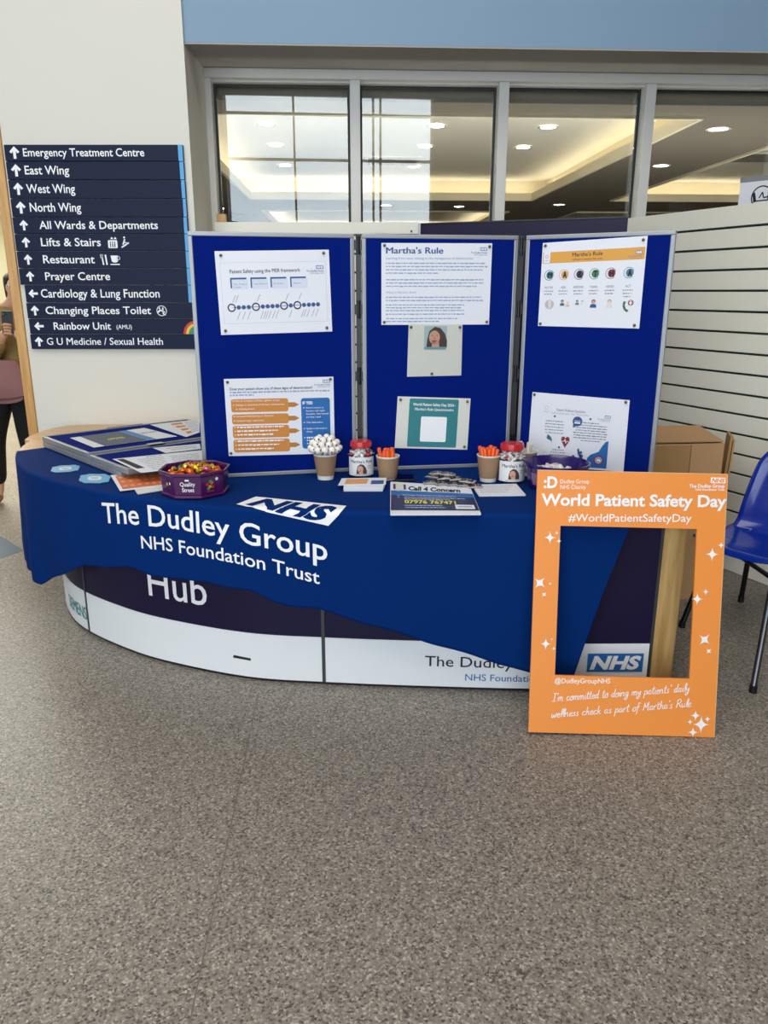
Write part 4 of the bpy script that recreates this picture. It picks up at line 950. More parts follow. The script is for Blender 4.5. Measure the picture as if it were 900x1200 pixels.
# phone lying flat behind the second cup
P = [onz(x, y, PZ + .008) for x, y in (f(345, 156), f(408, 155), f(412, 174), f(345, 176))]; mb = MB().slab(P, (0, 0, -1), .008); r = empty('mobile_phone', ((P[0] + P[2]) / 2 - UP * .008), 'black mobile phone lying flat between the left orange cup and the foil packets', 'phone')
mb.build('body', M_black, r, bevel=.002); S = Sheet(*P)
if S.n.z < 0: S.n = -S.n
t = MB(); S.rrect(t, .04, .08, .96, .92, .03, 1); t.build('screen', mat('phone_screen', '08080a', .08), r)
# ================================================================== THINGS ON THE COUNTER
PZ = CZ + .0022
M_purple = mat('sweet_tub_purple', '4b1150', .25, coat=.3)
M_foils = [mat('foil_' + n, c, .25, .6) for n, c in (('gold', 'd9ad2e'), ('red', 'c4321f'), ('green', '1f6b3c'), ('orange', 'e2702a'), ('pink', 'd46a86'), ('yellow', 'e8cf4a'), ('purple', '5b2378'))]
SWEET = ('gold', 'red', 'green', 'orange', 'pink', 'yellow', 'purple')
def wrapped(p, m, R, s=1.0):
    mb = MB(); rr = [.0, .007, .0125, .0135, .0125, .007, .003, .004]; zz = [-.017, -.014, -.008, 0, .008, .014, .016, .02]
    k0 = len(mb.v); n = 10
    mb.lathe([(.010, -.026), (.0035, -.016), (.0105, -.010), (.0125, 0), (.0105, .010), (.0035, .016), (.010, .026)], (0, 0, 0), n)
    for i, v in enumerate(mb.v):
        if abs(v.z) > .02: v.x *= 1.15; v.y *= .35; 
        w_ = 1 + .12 * math.sin(i * 2.4); mb.v[i] = Vector(p) + R @ (Vector((v.x * w_, v.y * w_, v.z)) * s)
    return mb
from mathutils import Euler
# --- left sweet tub (octagonal)
c = onz(229, 577, PZ) ; c.z = PZ; c.y += .012
tub = empty('sweet_tub', c, 'octagonal plum purple tub full of wrapped sweets on the left of the cloth', 'tub')
ph = math.pi / 8
def octa(rs): return MB().lathe(rs, c, 8, ph)
octa([(.112, 0), (.118, .006), (.118, .010), (.125, .016), (.131, .086), (.137, .088), (.137, .098), (.131, .099), (.128, .095), (.123, .020), (.02, .014)]).build('tub_body', M_purple, tub, bevel=.002)
octa([(.124, .0005), (.131, .004), (.131, .012), (.124, .014)]).build('base_ring', M_purple, tub, bevel=.001)
def tubpt(a, z, out=.0015):   # a in radians around, flats of the octagon
    R0 = (.125 + (.131 - .125) * (z - .016) / .07) ; k = round(a / (math.pi / 4)) * math.pi / 4; r_ = R0 * math.cos(ph) / math.cos(a - k) + out
    return c + Vector((math.cos(a) * r_, math.sin(a) * r_, z))
def tub_label(a0, a1, z0, z1, s=None): return Sheet(tubpt(a0, z1), tubpt(a1, z1), tubpt(a1, z0), tubpt(a0, z0))
a_f = -math.pi / 2
S = tub_label(a_f - .30, a_f + .30, .022, .08); t = MB()
S.text(t, 'Quality', .12, .50, .88, .26, 2, .01); S.text(t, 'Street', .2, .88, .82, .26, 2, .01); S.rrect(t, .38, .06, .58, .17, .02, 2); t.build('front_lettering', M_ink, tub)
S = tub_label(a_f + .47, a_f + 1.05, .02, .082); t = MB(); S.disc(t, .80, .2, .085, 2); t.build('white_badge', M_ink, tub)
for i, (u, v, k) in enumerate(((.22, .45, 1), (.38, .62, 0), (.50, .4, 3), (.30, .72, 2), (.56, .66, 1), (.42, .30, 2))):
    t = MB(); S.disc(t, u, v, .09, 2 + i % 2, 8, 1.2); t.build('printed_sweet', mat('print_' + SWEET[k], ('d9ad2e', 'c4321f', '1f6b3c', 'e2702a')[k], .4), tub)
t = MB(); S.text(t, 'Sweets' if False else 'Quality', .2, .93, .62, .08, 4, .01); t.build('small_lettering', mat('foil_gold', 'd9ad2e'), tub)
S = tub_label(a_f - 1.05, a_f - .47, .02, .082); t = MB(); S.disc(t, .72, .42, .07, 2); t.build('white_badge', M_ink, tub)
t = MB(); S.disc(t, .45, .5, .09, 2, 8); t.build('printed_sweet', mat('print_gold', 'd9ad2e', .4), tub); t = MB(); S.disc(t, .3, .62, .08, 2, 8); t.build('printed_sweet', mat('print_green2', '1f6b3c', .4), tub)
rnd = random.Random(11); n = 0
where = ('near the front rim', 'near the back rim', 'at the left side', 'at the right side', 'in the middle')
for ring_, (R_, cnt, z_) in enumerate(((.088, 13, .082), (.052, 9, .092), (.016, 3, .100))):
    for k in range(cnt):
        a = 2 * math.pi * k / cnt + ring_ * .4; px_ = c.x + R_ * math.cos(a); py_ = c.y + R_ * math.sin(a); mi = rnd.choice((0, 1, 2, 3, 4, 5, 0, 3, 5))
        R = Euler((math.radians(rnd.uniform(65, 115)), rnd.uniform(-.3, .3), rnd.uniform(0, 3.1))).to_matrix()
        side = 4 if ring_ == 2 else (1 if math.sin(a) > .6 else 0 if math.sin(a) < -.6 else 2 if math.cos(a) < 0 else 3)
        mb = wrapped((px_, py_, c.z + z_), M_foils[mi], R, 1.05)
        tag(mb.build('wrapped_sweet', M_foils[mi], origin=(px_, py_, c.z + z_ - .012), smooth=True), '%s foil wrapped sweet heaped %s of the plum tub' % (SWEET[mi], where[side]), 'sweet', 'wrapped sweets in the plum tub')
# --- right purple tub (round, mostly behind the photo frame)
c = onz(654, 574, PZ); c.z = PZ; c.y += .055
tub2 = empty('sweet_tub', c, 'round dark violet tub of white wrapped treats behind the orange photo frame', 'tub')
MB().lathe([(.098, 0), (.104, .004), (.122, .085), (.130, .088), (.131, .100), (.126, .102), (.118, .090), (.100, .012), (.01, .010)], c, 40).build('tub_body', mat('tub_violet', '281060', .25, coat=.3), tub2, smooth='auto')
mb = MB(); N_ = 10; a0, a1 = math.radians(205), math.radians(250)
mb.v = [c + Vector((math.cos(a0 + (a1 - a0) * i / N_) * r_, math.sin(a0 + (a1 - a0) * i / N_) * r_, z)) for z, r_ in ((.02, .1088), (.07, .1202)) for i in range(N_ + 1)]
mb.f = [(i, i + 1, N_ + 2 + i, N_ + 1 + i) for i in range(N_)]; mb.build('side_label', mat('tub_label_mauve', '8a6a86', .4), tub2, smooth=True)
M_wrapw = mat('white_wrapper', 'e4dfdc', .25, .1, bump=.6, bscale=120)
rnd = random.Random(5)
for k in range(13):
    a = 2 * math.pi * k / 9; R_ = .078 if k < 9 else (.040 if k < 14 else .01); z_ = .058 + .010 * (k > 8) + .01 * (k > 13); px_ = c.x + R_ * math.cos(a + (k > 8)); py_ = c.y + R_ * math.sin(a + (k > 8))
    R = Euler((rnd.uniform(1.1, 2), rnd.uniform(-.3, .3), rnd.uniform(0, 3.1))).to_matrix()
    tag(wrapped((px_, py_, c.z + z_), M_wrapw, R, 1.15).build('wrapped_treat', M_wrapw, origin=(px_, py_, c.z + z_ - .012), smooth=True), 'white wrapped treat in the violet tub, %s' % ('against its %s rim' % ('back' if math.sin(a) > .5 else 'front' if math.sin(a) < -.5 else 'left' if math.cos(a) < 0 else 'right') if k < 9 else 'on the raised middle'), 'sweet', 'white treats in the violet tub')
# --- paper cups
M_kraft = mat('kraft_cup', '9a7a5c', .7, bump=.1, bscale=300, var=.06, vscale=60); M_cupw = mat('cup_white', 'e6e2da', .5)
def cup(px, py, h, rt_, rb, label, white=.014):
    c = onz(px, py, PZ); c.z = PZ; c.y += rb
    r = empty('paper_cup', c, label, 'cup', None)
    MB().lathe([(rb, 0), (rb, .004), (rb + (rt_ - rb) * white / h, white), (rt_, h), (rt_ + .0022, h + .001), (rt_ + .0022, h + .004), (rt_ - .001, h + .004), (rt_ - .002, h - .002), (rb - .001, .006), (.001, .005)], c, 36).build('cup_body', M_cupw, r, smooth='auto')
    MB().lathe([(rb + (rt_ - rb) * white / h + .001, white), (rt_ + .0008, h - .003), (rt_ - .0002, h - .003), (rb + (rt_ - rb) * white / h + .0001, white)], c, 36, cap=False).build('kraft_sleeve', M_kraft, r, smooth='auto')
    return c, h
c1, h1_ = cup(381, 563, .103, .0470, .033, 'brown paper cup bristling with white lollipops', .018)
c2, h2_ = cup(454.5, 563, .094, .0470, .035, 'brown paper cup of orange pens just right of the left sweet jar', .004)
c3, h3_ = cup(573, 565.5, .106, .0465, .033, 'brown paper cup of orange pens just left of the right sweet jar', .016)
c4, h4_ = cup(617, 558, .100, .0450, .032, 'paper cup with pale wrapped sticks hidden behind the right sweet jar', .016)
# lollipops
M_lolly = mat('lollipop_wrapper', 'efe9e2', .25, bump=.8, bscale=90, var=.12, vscale=70); M_stick = mat('lollipop_stick', 'f2f0ea', .5); M_swirl = mat('lollipop_print', '5a4238', .4)
proto = empty('lollipop', (0, 0, 0), 'white wrapped lollipop', 'lollipop', 'lollipops in the left cup')
mb = MB().ball((0, 0, 0), .0150, 14, 9, (1, 1, 1.12)); rn = random.Random(2)
for i, v in enumerate(mb.v): mb.v[i] = v * (1 + .07 * math.sin(v.x * 700 + v.z * 500) )
mb.build('wrapper', M_lolly, proto, smooth=True); MB().tube([(0, 0, -.0155), (0, 0, -.105)], .0018, 8).build('stick', M_stick, proto)
MB().lathe([(.0065, -.012), (.002, -.016), (.0075, -.022)], (0, 0, 0), 10, cap=False).build('twist', M_lolly, proto)
mb = MB()
for a in (0, 2.1, 4.2): mb.ball((.0132 * math.cos(a), .0132 * math.sin(a), .004), .0042, 8, 6, (.9, .9, 1.2))
mb.build('printed_spots', M_swirl, proto, smooth=True)
k = 0; pts = []
for ring_, (tilt, cnt, ln) in enumerate(((4, 1, .125), (17, 6, .122), (31, 10, .110), (45, 12, .092))):
    for j in range(cnt): pts.append((tilt, 2 * math.pi * j / cnt + ring_ * .37, ln))
sides = ('at the crown of the bunch', 'in the upper ring of the bunch', 'in the middle ring of the bunch', 'at the lower edge of the bunch')
for i, (tilt, az, ln) in enumerate(pts):
    o = proto if i == 0 else copy_tree(proto)
    base = Vector((c1.x, c1.y, c1.z + h1_ - .022)); d = Vector((math.sin(math.radians(tilt)) * math.cos(az), math.sin(math.radians(tilt)) * math.sin(az), math.cos(math.radians(tilt))))
    o.location = base + Vector((d.x * .012, d.y * .012, 0)) + d * (ln * .72); o.rotation_euler = d.to_track_quat('Z', 'Y').to_euler()
    lr = 'left' if math.cos(az) < -.35 else 'right' if math.cos(az) > .35 else ('front' if math.sin(az) < 0 else 'back'); rk = 0 if i == 0 else 1 if i < 7 else 2 if i < 17 else 3
    o['label'] = 'white wrapped lollipop %s, %s side' % (sides[rk], lr)
# orange pens
M_open = mat('orange_plastic', 'ee5f14', .35); M_open2 = mat('pale_wrapper', 'd8cfc4', .3)
def pen(m):
    r = empty('pen', (0, 0, 0), 'orange pen', 'pen'); MB().tube([(0, 0, -.065), (0, 0, .042), (0, 0, .045)], .0075, 10, rs=[.0066, .0080, .0062]).build('barrel', m, r, smooth='auto')
    MB().box(.0072, .0102, -.0025, .0025, .008, .042).build('clip', m, r, bevel=.001); return r
def pens(c, h, n_, m, grp, lab, seed):
    pr = pen(m); rn = random.Random(seed)
    for i in range(n_):
        o = pr if i == 0 else copy_tree(pr); a = 2 * math.pi * i / n_ + .3; rr = .028 if i % 3 else .012
        d = Vector((math.cos(a) * rn.uniform(.1, .32), math.sin(a) * rn.uniform(.05, .2), 1)).normalized()
        o.location = Vector((c.x + rr * math.cos(a), c.y + rr * math.sin(a), c.z + h - .012 + rn.uniform(-.006, .006))); o.rotation_euler = d.to_track_quat('Z', 'Y').to_euler()
        o['label'] = lab + ', ' + (('back' if math.sin(a) > .55 else 'front' if math.sin(a) < -.55 else 'left' if math.cos(a) < 0 else 'right') + (' rim' if i % 3 else ' middle')); o['group'] = grp
pens(c2, h2_, 10, M_open, 'orange pens in the left pen cup', 'orange pen in the cup right of the left sweet jar', 1)
pens(c3, h3_ , 13, M_open, 'orange pens in the right pen cup', 'orange pen in the cup left of the right sweet jar', 4)
pens(c4, h4_ + .004, 7, M_open2, 'pale sticks behind the right jar', 'pale wrapped stick in the cup behind the right sweet jar', 8)
# --- sweet jars
M_jar = glass_mat('jar_plastic', (.97, .97, .97), .05, .05); M_lid = mat('red_lid', 'c01822', .3, coat=.3); M_label = mat('jar_label', 'e3e3e4', .45)
M_mint = mat('jar_sweet_white', 'e9e3e0', .3, bump=.3, bscale=150); M_mintr = mat('jar_sweet_red', 'c23a44', .3)
def jar(px, py, H_, R_, label, grp, which):
    c = onz(px, py, PZ); c.z = PZ; c.y += R_ * .55
    r = empty('sweet_jar', c, label, 'jar')
    k = H_ / .15
    prof = [(R_ * .93, 0), (R_, .006 * k), (R_, .096 * k), (R_ * .93, .110 * k), (R_ * .74, .122 * k), (R_ * .72, .128 * k)]
    MB().lathe(prof + [(a - .0012, b) for a, b in prof[::-1][:-1]] + [(.001, .003)], c, 36, cap=False).build('jar_body', M_jar, r, smooth='auto')
    rib = []
    for i in range(9): rib += [(R_ * .80, (.126 + .0025 * i) * k)]
    lid = MB().lathe([(R_ * .78, .124 * k), (R_ * .82, .126 * k), (R_ * .82, .146 * k), (R_ * .79, .149 * k), (.002, .150 * k)], c, 36); lid.build('lid', M_lid, r, smooth='auto')
    mb = MB()
    for i in range(40):
        a = 2 * math.pi * i / 40; mb.obox(c + Vector((math.cos(a) * R_ * .815 - .0008, math.sin(a) * R_ * .815 - .0008, .128 * k)), (.0018, 0, 0), (0, .0018, 0), (0, 0, .016 * k))
    mb.build('lid_ribs', M_lid, r)
    z0, z1 = .010 * k, .088 * k; rl = R_ + .0008; a0, a1 = math.radians(205), math.radians(345)
    def lp(u, v, o=0): a = a0 + (a1 - a0) * u; return c + Vector((math.cos(a) * (rl + o), math.sin(a) * (rl + o), z1 + (z0 - z1) * v))
    n_ = 24; mb = MB(); mb.v = [lp(i / n_, v) for v in (0, 1) for i in range(n_ + 1)]; mb.f = [(i, n_ + 1 + i, n_ + 2 + i, i + 1) for i in range(n_)]; lab = mb.build('label', M_label, r, smooth=True)
    class LS(Sheet):
        def __init__(s): s.w = rl * (a1 - a0); s.h = z1 - z0
        def at(s, u, v, lay=0): return lp(u, v, lay * .0003)
        def poly(s, mb, pts, lay=1):
            vs, fs = slice_flat([Vector((a, b, 0)) for a, b in pts], [tuple(range(len(pts)))], .05); return mb.add([s.at(v.x, v.y, lay) for v in vs], [f[::-1] for f in fs])
    S = LS(); t = MB(); text_mb(t, "Martha's Rule", lambda a, b: S.at(.12 + .76 * a, .30 - .15 * b, 1), .02, dx=.3); t.build('label_heading', M_inkblack, lab)
    portrait(S, .47, .62, .26, lab, 2)
    t = MB(); S.greek(t, .68, .45, .85, .06, 1); S.greek(t, .68, .56, .84, .05, 1); t.build('label_print', mat('caption_teal', '6f9ea0'), lab)
    t = MB(); S.greek(t, .25, .93, .8, .03, 1); t.build('label_small_print', M_inkgrey, lab)
    rn = random.Random(px); q = 0
    # opaque lower filling as individual sweets at the surface, above the label
    for lvl, (zz, rr, cnt) in enumerate(((.0945 * k, R_ * .74, 9), (.103 * k, R_ * .62, 8), (.113 * k, R_ * .50, 6), (.096 * k, R_ * .3, 4), (.119 * k, R_ * .2, 2))):
        for j in range(cnt):
            a = 2 * math.pi * j / cnt + lvl * .5; mi = M_mintr if rn.random() < .14 else M_mint; p_ = (c.x + rr * math.cos(a), c.y + rr * math.sin(a), c.z + zz)
            R = Euler((rn.uniform(1, 2.1), 0, rn.uniform(0, 3))).to_matrix()
            tag(wrapped(p_, mi, R, .62).build('jar_sweet', mi, origin=(p_[0], p_[1], p_[2] - .008), smooth=True), ('red' if mi is M_mintr else 'white') + ' wrapped sweet under the %s jar shoulder, %s' % (which, 'in the middle' if lvl > 2 else 'back' if math.sin(a) > .6 else 'front' if math.sin(a) < -.6 else 'left side' if math.cos(a) < 0 else 'right side'), 'sweet', grp)
    return c
jar(423, 559, .150, .0535, 'clear sweet jar with red ribbed lid between the lollipop cup and the left pen cup', 'sweets in the left jar', 'left')
jar(599.5, 566, .160, .0555, 'clear sweet jar with red ribbed lid in front of the right gap of the boards', 'sweets in the right jar', 'right')
# --- foil packets
M_pack = mat('foil_packet', 'c9c2bc', .3, .5, bump=1.0, bscale=45); M_packdk = mat('packet_print', '2c1d1b', .3)
rn = random.Random(9); spots = [(505, 566), (517, 567), (530, 567.5), (543, 569), (556, 570), (508, 559), (521, 560), (534, 561), (548, 564), (512, 555), (525, 556)]
for i, (qx, qy) in enumerate(spots):
    lev = 0 if i < 5 else 1 if i < 9 else 2
    p_ = onz(qx, qy, PZ + .009 + .014 * lev); a = rn.uniform(-.5, .5); ex = Vector((math.cos(a), math.sin(a), rn.uniform(-.08, .12))).normalized(); ey = Vector((-math.sin(a), math.cos(a), rn.uniform(-.1, .15))).normalized(); ez = ex.cross(ey)
    r = empty('snack_packet', p_ - Vector((0, 0, .005)), 'silver and brown foil snack packet, %s of the heap' % ['leftmost in the front row', 'second from left in the front row', 'middle one in the front row', 'fourth from left in the front row', 'rightmost in the front row', 'leftmost in the second layer', 'second from left in the second layer', 'third from left in the second layer', 'rightmost in the second layer', 'left one on top', 'right one on top'][i], 'snack packet', 'foil snack packets heaped in front of the middle board')
    mb = MB(); NX, NY = 8, 5; hw, hd = .031, .021
    def bulge(u, v): return .009 * (1 - abs(u) ** 3) * (1 - abs(v) ** 2.2) + .0006
    for s_ in (1, -1):
        k0 = len(mb.v)
        for jj in range(NY + 1):
            for ii in range(NX + 1):
                u = -1 + 2 * ii / NX; v = -1 + 2 * jj / NY; mb.v.append(p_ + ex * (u * hw) + ey * (v * hd) + ez * (s_ * bulge(u, v) + .0008 * math.sin(9 * u + 5 * v + i)))
        for jj in range(NY):
            for ii in range(NX):
                q_ = k0 + jj * (NX + 1) + ii; fc = (q_, q_ + 1, q_ + NX + 2, q_ + NX + 1); mb.f.append(fc if s_ > 0 else fc[::-1])
    b_ = mb.build('wrapper', M_pack, r, smooth=True)
    mb = MB()
    for u0, u1 in ((-.84, -.06), (.08, .80)):
        qq = [p_ + ex * (u * hw) + ey * (v * hd) + ez * (bulge(u, v) + .003) for u, v in ((u0, -.72), (u1, -.72), (u1, .35), (u0, .35))]; mb.add(qq, [(0, 1, 2, 3)])
    mb.build('printed_band', M_packdk, r)
# ================================================================== ORANGE SELFIE FRAME
BL = onz(622, 858, .012); BR_ = onz(834, 864, .001)
ex = (BR_ - BL).normalized(); mid = (BL + BR_) / 2; WF = .648
BL = mid - ex * WF / 2; BR_ = mid + ex * WF / 2
bk = Vector((-ex.y, ex.x, 0)).normalized(); HF = .93; lean = math.radians(12.2); eyf = bk * math.sin(lean) + ex.cross(bk).normalized() * math.cos(lean); nf = ex.cross(eyf); nf = nf if nf.y < 0 else -nf
def fl(x, y):      # pixel -> (u, v) on the frame face
    p_ = onpl(x, y, BL, nf) - BL; return p_.dot(ex), p_.dot(eyf)
HF = (fl(632, 553)[1] + fl(856, 554)[1]) / 2
print('frame', WF, HF, [tuple(round(a, 3) for a in fl(*q)) for q in ((632, 553), (856, 554), (657, 617), (819, 619), (806, 794), (650, 793), (622, 858), (834, 864))])
sf = empty('selfie_frame', mid, 'orange cut-out photo frame with white lettering leaning against the right end of the counter', 'photo frame')
ou = [(0, 0), (WF, 0), (WF, HF), (0, HF)]
i0, i1 = fl(657, 617), fl(806, 794); i2, i3 = fl(650, 793), fl(819, 619)
xl = (i0[0] + i2[0]) / 2; xr = (i1[0] + i3[0]) / 2; yt = (i0[1] + i3[1]) / 2; yb = (i1[1] + i2[1]) / 2
inn = [(xl, yb), (xr, yb), (xr, yt), (xl, yt)]; TH = .010
mb = MB(); P3 = lambda q, d: BL + ex * q[0] + eyf * q[1] - nf * d
mb.v = [P3(q, 0) for q in ou + inn] + [P3(q, TH) for q in ou + inn]
for i in range(4):
    j = (i + 1) % 4; mb.f += [(i, j, 4 + j, 4 + i), (8 + i, 12 + i, 12 + j, 8 + j), (i, 8 + i, 8 + j, j), (4 + i, 4 + j, 12 + j, 12 + i)]
fb = mb.build('board', M_orange, sf)
mb = MB(); mb.obox(P3((0, HF - .0), 0) + nf * .0004, ex * WF, -nf * (TH + .0008), eyf * .0015); mb.obox(P3((WF, 0), 0) + nf * .0004, ex * .0012, -nf * (TH + .0008), eyf * HF); mb.build('cut_edge', mat('foam_edge', 'e9c9a6', .6), sf)
S = Sheet(P3((0, HF), 0), P3((WF, HF), 0), P3((WF, 0), 0), P3((0, 0), 0))
if S.n.dot(nf) < 0: S.n = -S.n
# in fractions of the face as read off the photograph's perspective
fr = lambda x, y: (fl(x, y)[0] / WF, 1 - fl(x, y)[1] / HF)
def ftext(name, s_, P0, P1, cap, bold=0.0, spacing=1.0, slant=0.0):
    a, b = fr(*P0), fr(*P1); t = MB(); S.text(t, s_, a[0], a[1], b[0], cap, 2, bold, slant, v1=b[1], spacing=spacing); return t.build(name, M_ink, sf)
ftext('title_lettering', 'World Patient Safety Day', (634, 592), (851, 594), .042, .028)
ftext('hashtag_lettering', '#WorldPatientSafetyDay', (666, 611), (810, 611.5), .028, .006)
ftext('charity_lettering', 'Dudley Group', (656.5, 566.5), (690.5, 566.5), .0150); ftext('charity_lettering', 'NHS Charity', (656.5, 573), (686.5, 573), .0150)
ftext('charity_emblem', ':D', (637, 571.5), (653, 571.5), .040, .035)
ftext('trust_lettering', 'The Dudley Group', (807.5, 571.5), (849, 571.5), .0125, .02); ftext('trust_lettering', 'NHS Foundation Trust', (815, 575), (849, 575), .0075, .02)
a, b = fr(833, 559.5), fr(850, 566.5); nhs_logo(S, a[0], a[1], b[0], b[1], sf, 2, M_ink, M_orange, 'logo')
ftext('handle_lettering', '@DudleyGroupNHS', (650, 800.5), (715, 800.8), .0185, .008)
for i, (x, y, r_, ro) in enumerate(((644.5, 630, .036, 0), (652.5, 624.5, .012, 0), (655, 634, .016, 0), (632.5, 683, .042, .7), (644.5, 684, .011, .7), (637.5, 696.5, .019, .7), (639.5, 754.5, .034, 0), (646.5, 749, .008, 0), (649, 760, .013, 0),
        (834.5, 649.5, .040, 0), (845, 639, .020, 0), (817, 702, .035, 0), (827, 693.5, .020, 0), (825.5, 749.5, .042, .7), (830.5, 763, .021, .7), (821.5, 849, .052, 0), (815, 838.5, .032, 0), (808.5, 846, .018, 0), (829, 842.5, .020, 0), (812, 858, .032, 0))):
    u, v = fr(x, y); t = MB(); S.star(t, min(max(u, r_ * .6), 1 - r_ * .5), v, r_, 2, ro); t.build('sparkle', M_ink, sf)
# handwriting: single-stroke letters, x-height 1
G = {
 'I': (1.0, [[(.1, 2), (.9, 2.05)], [(.5, 2), (.42, 0)], [(0, 0), (.85, .02)]]), "'": (.35, [[(.2, 2.1), (.12, 1.6)]]),
 'm': (1.35, [[(0, 1), (.05, 0)], [(.05, .6), (.3, 1), (.48, .9), (.5, 0)], [(.5, .6), (.8, 1), (.98, .9), (1.05, 0), (1.25, .1)]]),
 'n': (1.0, [[(0, 1), (.05, 0)], [(.05, .6), (.35, 1), (.6, .9), (.65, .1), (.9, .1)]]), 'c': (.8, [[(.65, .85), (.35, 1), (.05, .55), (.2, .05), (.75, .15)]]),
 'o': (.85, [[(.4, 1), (.05, .6), (.15, .05), (.5, 0), (.7, .5), (.4, 1), (.8, .9)]]), 'i': (.45, [[(.15, 1), (.15, .1), (.4, .05)], [(.2, 1.45), (.24, 1.52)]]),
 't': (.65, [[(.3, 1.9), (.2, .3), (.35, 0), (.6, .1)], [(-.05, 1.25), (.6, 1.35)]]), 'e': (.8, [[(.1, .5), (.6, .65), (.45, 1), (.12, .75), (.15, .1), (.45, 0), (.8, .25)]]),
 'd': (1.0, [[(.65, .85), (.3, .95), (.05, .4), (.25, 0), (.6, .35)], [(.8, 2.1), (.65, .6), (.7, 0), (.95, .1)]]), 'g': (.9, [[(.65, .9), (.3, 1), (.08, .5), (.3, .1), (.65, .5)], [(.7, 1), (.6, -.6), (.25, -.95), (0, -.6), (.85, .15)]]),
 'y': (.9, [[(.05, 1), (.15, .35), (.4, .25), (.65, .9)], [(.7, 1), (.5, -.6), (.15, -.95), (-.05, -.6), (.85, .2)]]), 'p': (.9, [[(.1, 1), (.0, -.95)], [(.06, .6), (.35, 1.02), (.65, .7), (.5, .12), (.1, .15)], [(.55, .15), (.85, .2)]]),
 'a': (.95, [[(.65, .85), (.3, 1), (.05, .45), (.25, 0), (.6, .4), (.68, .95)], [(.68, .95), (.65, .15), (.92, .1)]]), 's': (.7, [[(.55, .95), (.25, .9), (.2, .6), (.5, .4), (.4, .02), (.05, .1)]]),
 'l': (.5, [[(.2, .3), (.5, 1.7), (.35, 2.1), (.2, 1.5), (.2, .2), (.45, .05)]]), 'w': (1.2, [[(.0, 1), (.12, .1), (.3, .05), (.5, .8)], [(.5, .8), (.6, .05), (.85, .1), (1.0, 1), (1.2, .95)]]),
 'h': (.95, [[(.2, 2.1), (.08, 0)], [(.1, .5), (.4, 1), (.6, .8), (.62, .1), (.9, .1)]]), 'k': (.9, [[(.2, 2.1), (.08, 0)], [(.65, 1), (.15, .5), (.4, .45), (.7, 0), (.9, .1)]]),
 'r': (.7, [[(.0, 1), (.1, .0)], [(.08, .6), (.35, 1), (.6, .95)]]), 'f': (.7, [[(.7, 1.9), (.45, 2.1), (.3, 1.5), (.15, -.9)], [(-.05, .95), (.6, 1.1)]]),
 'M': (1.5, [[(.1, 0), (.3, 2)], [(.3, 2), (.6, .7), (1.1, 2.1)], [(1.1, 2.1), (1.15, .1), (1.4, .1)]]), 'R': (1.2, [[(.25, 2), (.1, 0)], [(.0, 1.8), (.6, 2.15), (.95, 1.7), (.7, 1.15), (.2, 1.05), (.6, .8), (1.1, 0)]]),
 'u': (.95, [[(.05, 1), (.1, .2), (.3, .02), (.6, .4), (.68, 1)], [(.68, 1), (.66, .15), (.92, .1)]]), ' ': (.75, [])}
def smooth_line(P):
    if len(P) < 3: return P
    P2 = [(2 * P[0][0] - P[1][0], 2 * P[0][1] - P[1][1])] + P + [(2 * P[-1][0] - P[-2][0], 2 * P[-1][1] - P[-2][1])]; R = []
    for i in range(1, len(P2) - 2):
        for k in range(5):
            t = k / 5; q = []
            for a in (0, 1):
                p0, p1, p2, p3 = (P2[i - 1 + j][a] for j in range(4)); q.append(.5 * (2 * p1 + (p2 - p0) * t + (2 * p0 - 5 * p1 + 4 * p2 - p3) * t * t + (-p0 + 3 * p1 - 3 * p2 + p3) * t ** 3))
            R.append(tuple(q))
    return R + [P2[-2]]
def script(s_, P0, P1, xh):
    a, b = fr(*P0), fr(*P1); W_ = sum(G[ch][0] for ch in s_); t = MB(); x = 0
    for ch in s_:
        for stx in G[ch][1]:
            pp = []
            for (gx, gy) in smooth_line(stx):
                f_ = (x + gx + gy * .12) / W_; pp.append((a[0] + (b[0] - a[0]) * f_, a[1] + (b[1] - a[1]) * f_ - gy * xh))
            S.line(t, pp, .0042, 2)
        x += G[ch][0]
    t.build('handwritten_line', M_ink, sf)
script("I'm committed to doing my patients' daily", (647, 822), (808, 810), .0150)
script("wellness check as part of Martha's Rule", (646, 841), (810, 828), .0150)
# ================================================================== CARDBOARD BOXES
M_card = mat('cardboard', 'b58d62', .85, var=.05, vscale=12, bump=.1, bscale=80); M_card2 = mat('cardboard_dark', 'a5804f', .85, var=.05, vscale=12)
bx = empty('cardboard_box', (1.5, 3.95, 0), 'tall open cardboard box standing behind the orange frame with its flap folded over', 'box')
o = Vector((1.24, 3.60, 0)); bx_x = Vector((math.cos(.10), math.sin(.10), 0)); bx_y = Vector((-bx_x.y, bx_x.x, 0)); wB_, dB_, hB_ = .40, .30, .80
mb = MB(); tt = .006
mb.obox(o, bx_x * wB_, bx_y * tt, UP * hB_); mb.obox(o + bx_y * (dB_ - tt), bx_x * wB_, bx_y * tt, UP * hB_)
mb.obox(o + bx_y * tt, bx_x * tt, bx_y * (dB_ - 2 * tt), UP * hB_); mb.obox(o + bx_y * tt + bx_x * (wB_ - tt), bx_x * tt, bx_y * (dB_ - 2 * tt), UP * hB_); mb.obox(o + bx_y * tt + bx_x * tt, bx_x * (wB_ - 2 * tt), bx_y * (dB_ - 2 * tt), UP * tt)
mb.build('box_body', M_card, bx)
MB().obox(o + UP * (hB_ + .001) + bx_y * .03 + bx_x * .01, bx_x * (wB_ - .0), bx_y * .25 + UP * .035, (bx_y * -.14 + UP).normalized() * .005).build('top_flap', M_card, bx)
MB().obox(o - bx_y * .006 + UP * (hB_ * .35), bx_x * .23, bx_y * .005, UP * (hB_ * .64)).build('front_flap', M_card2, bx)
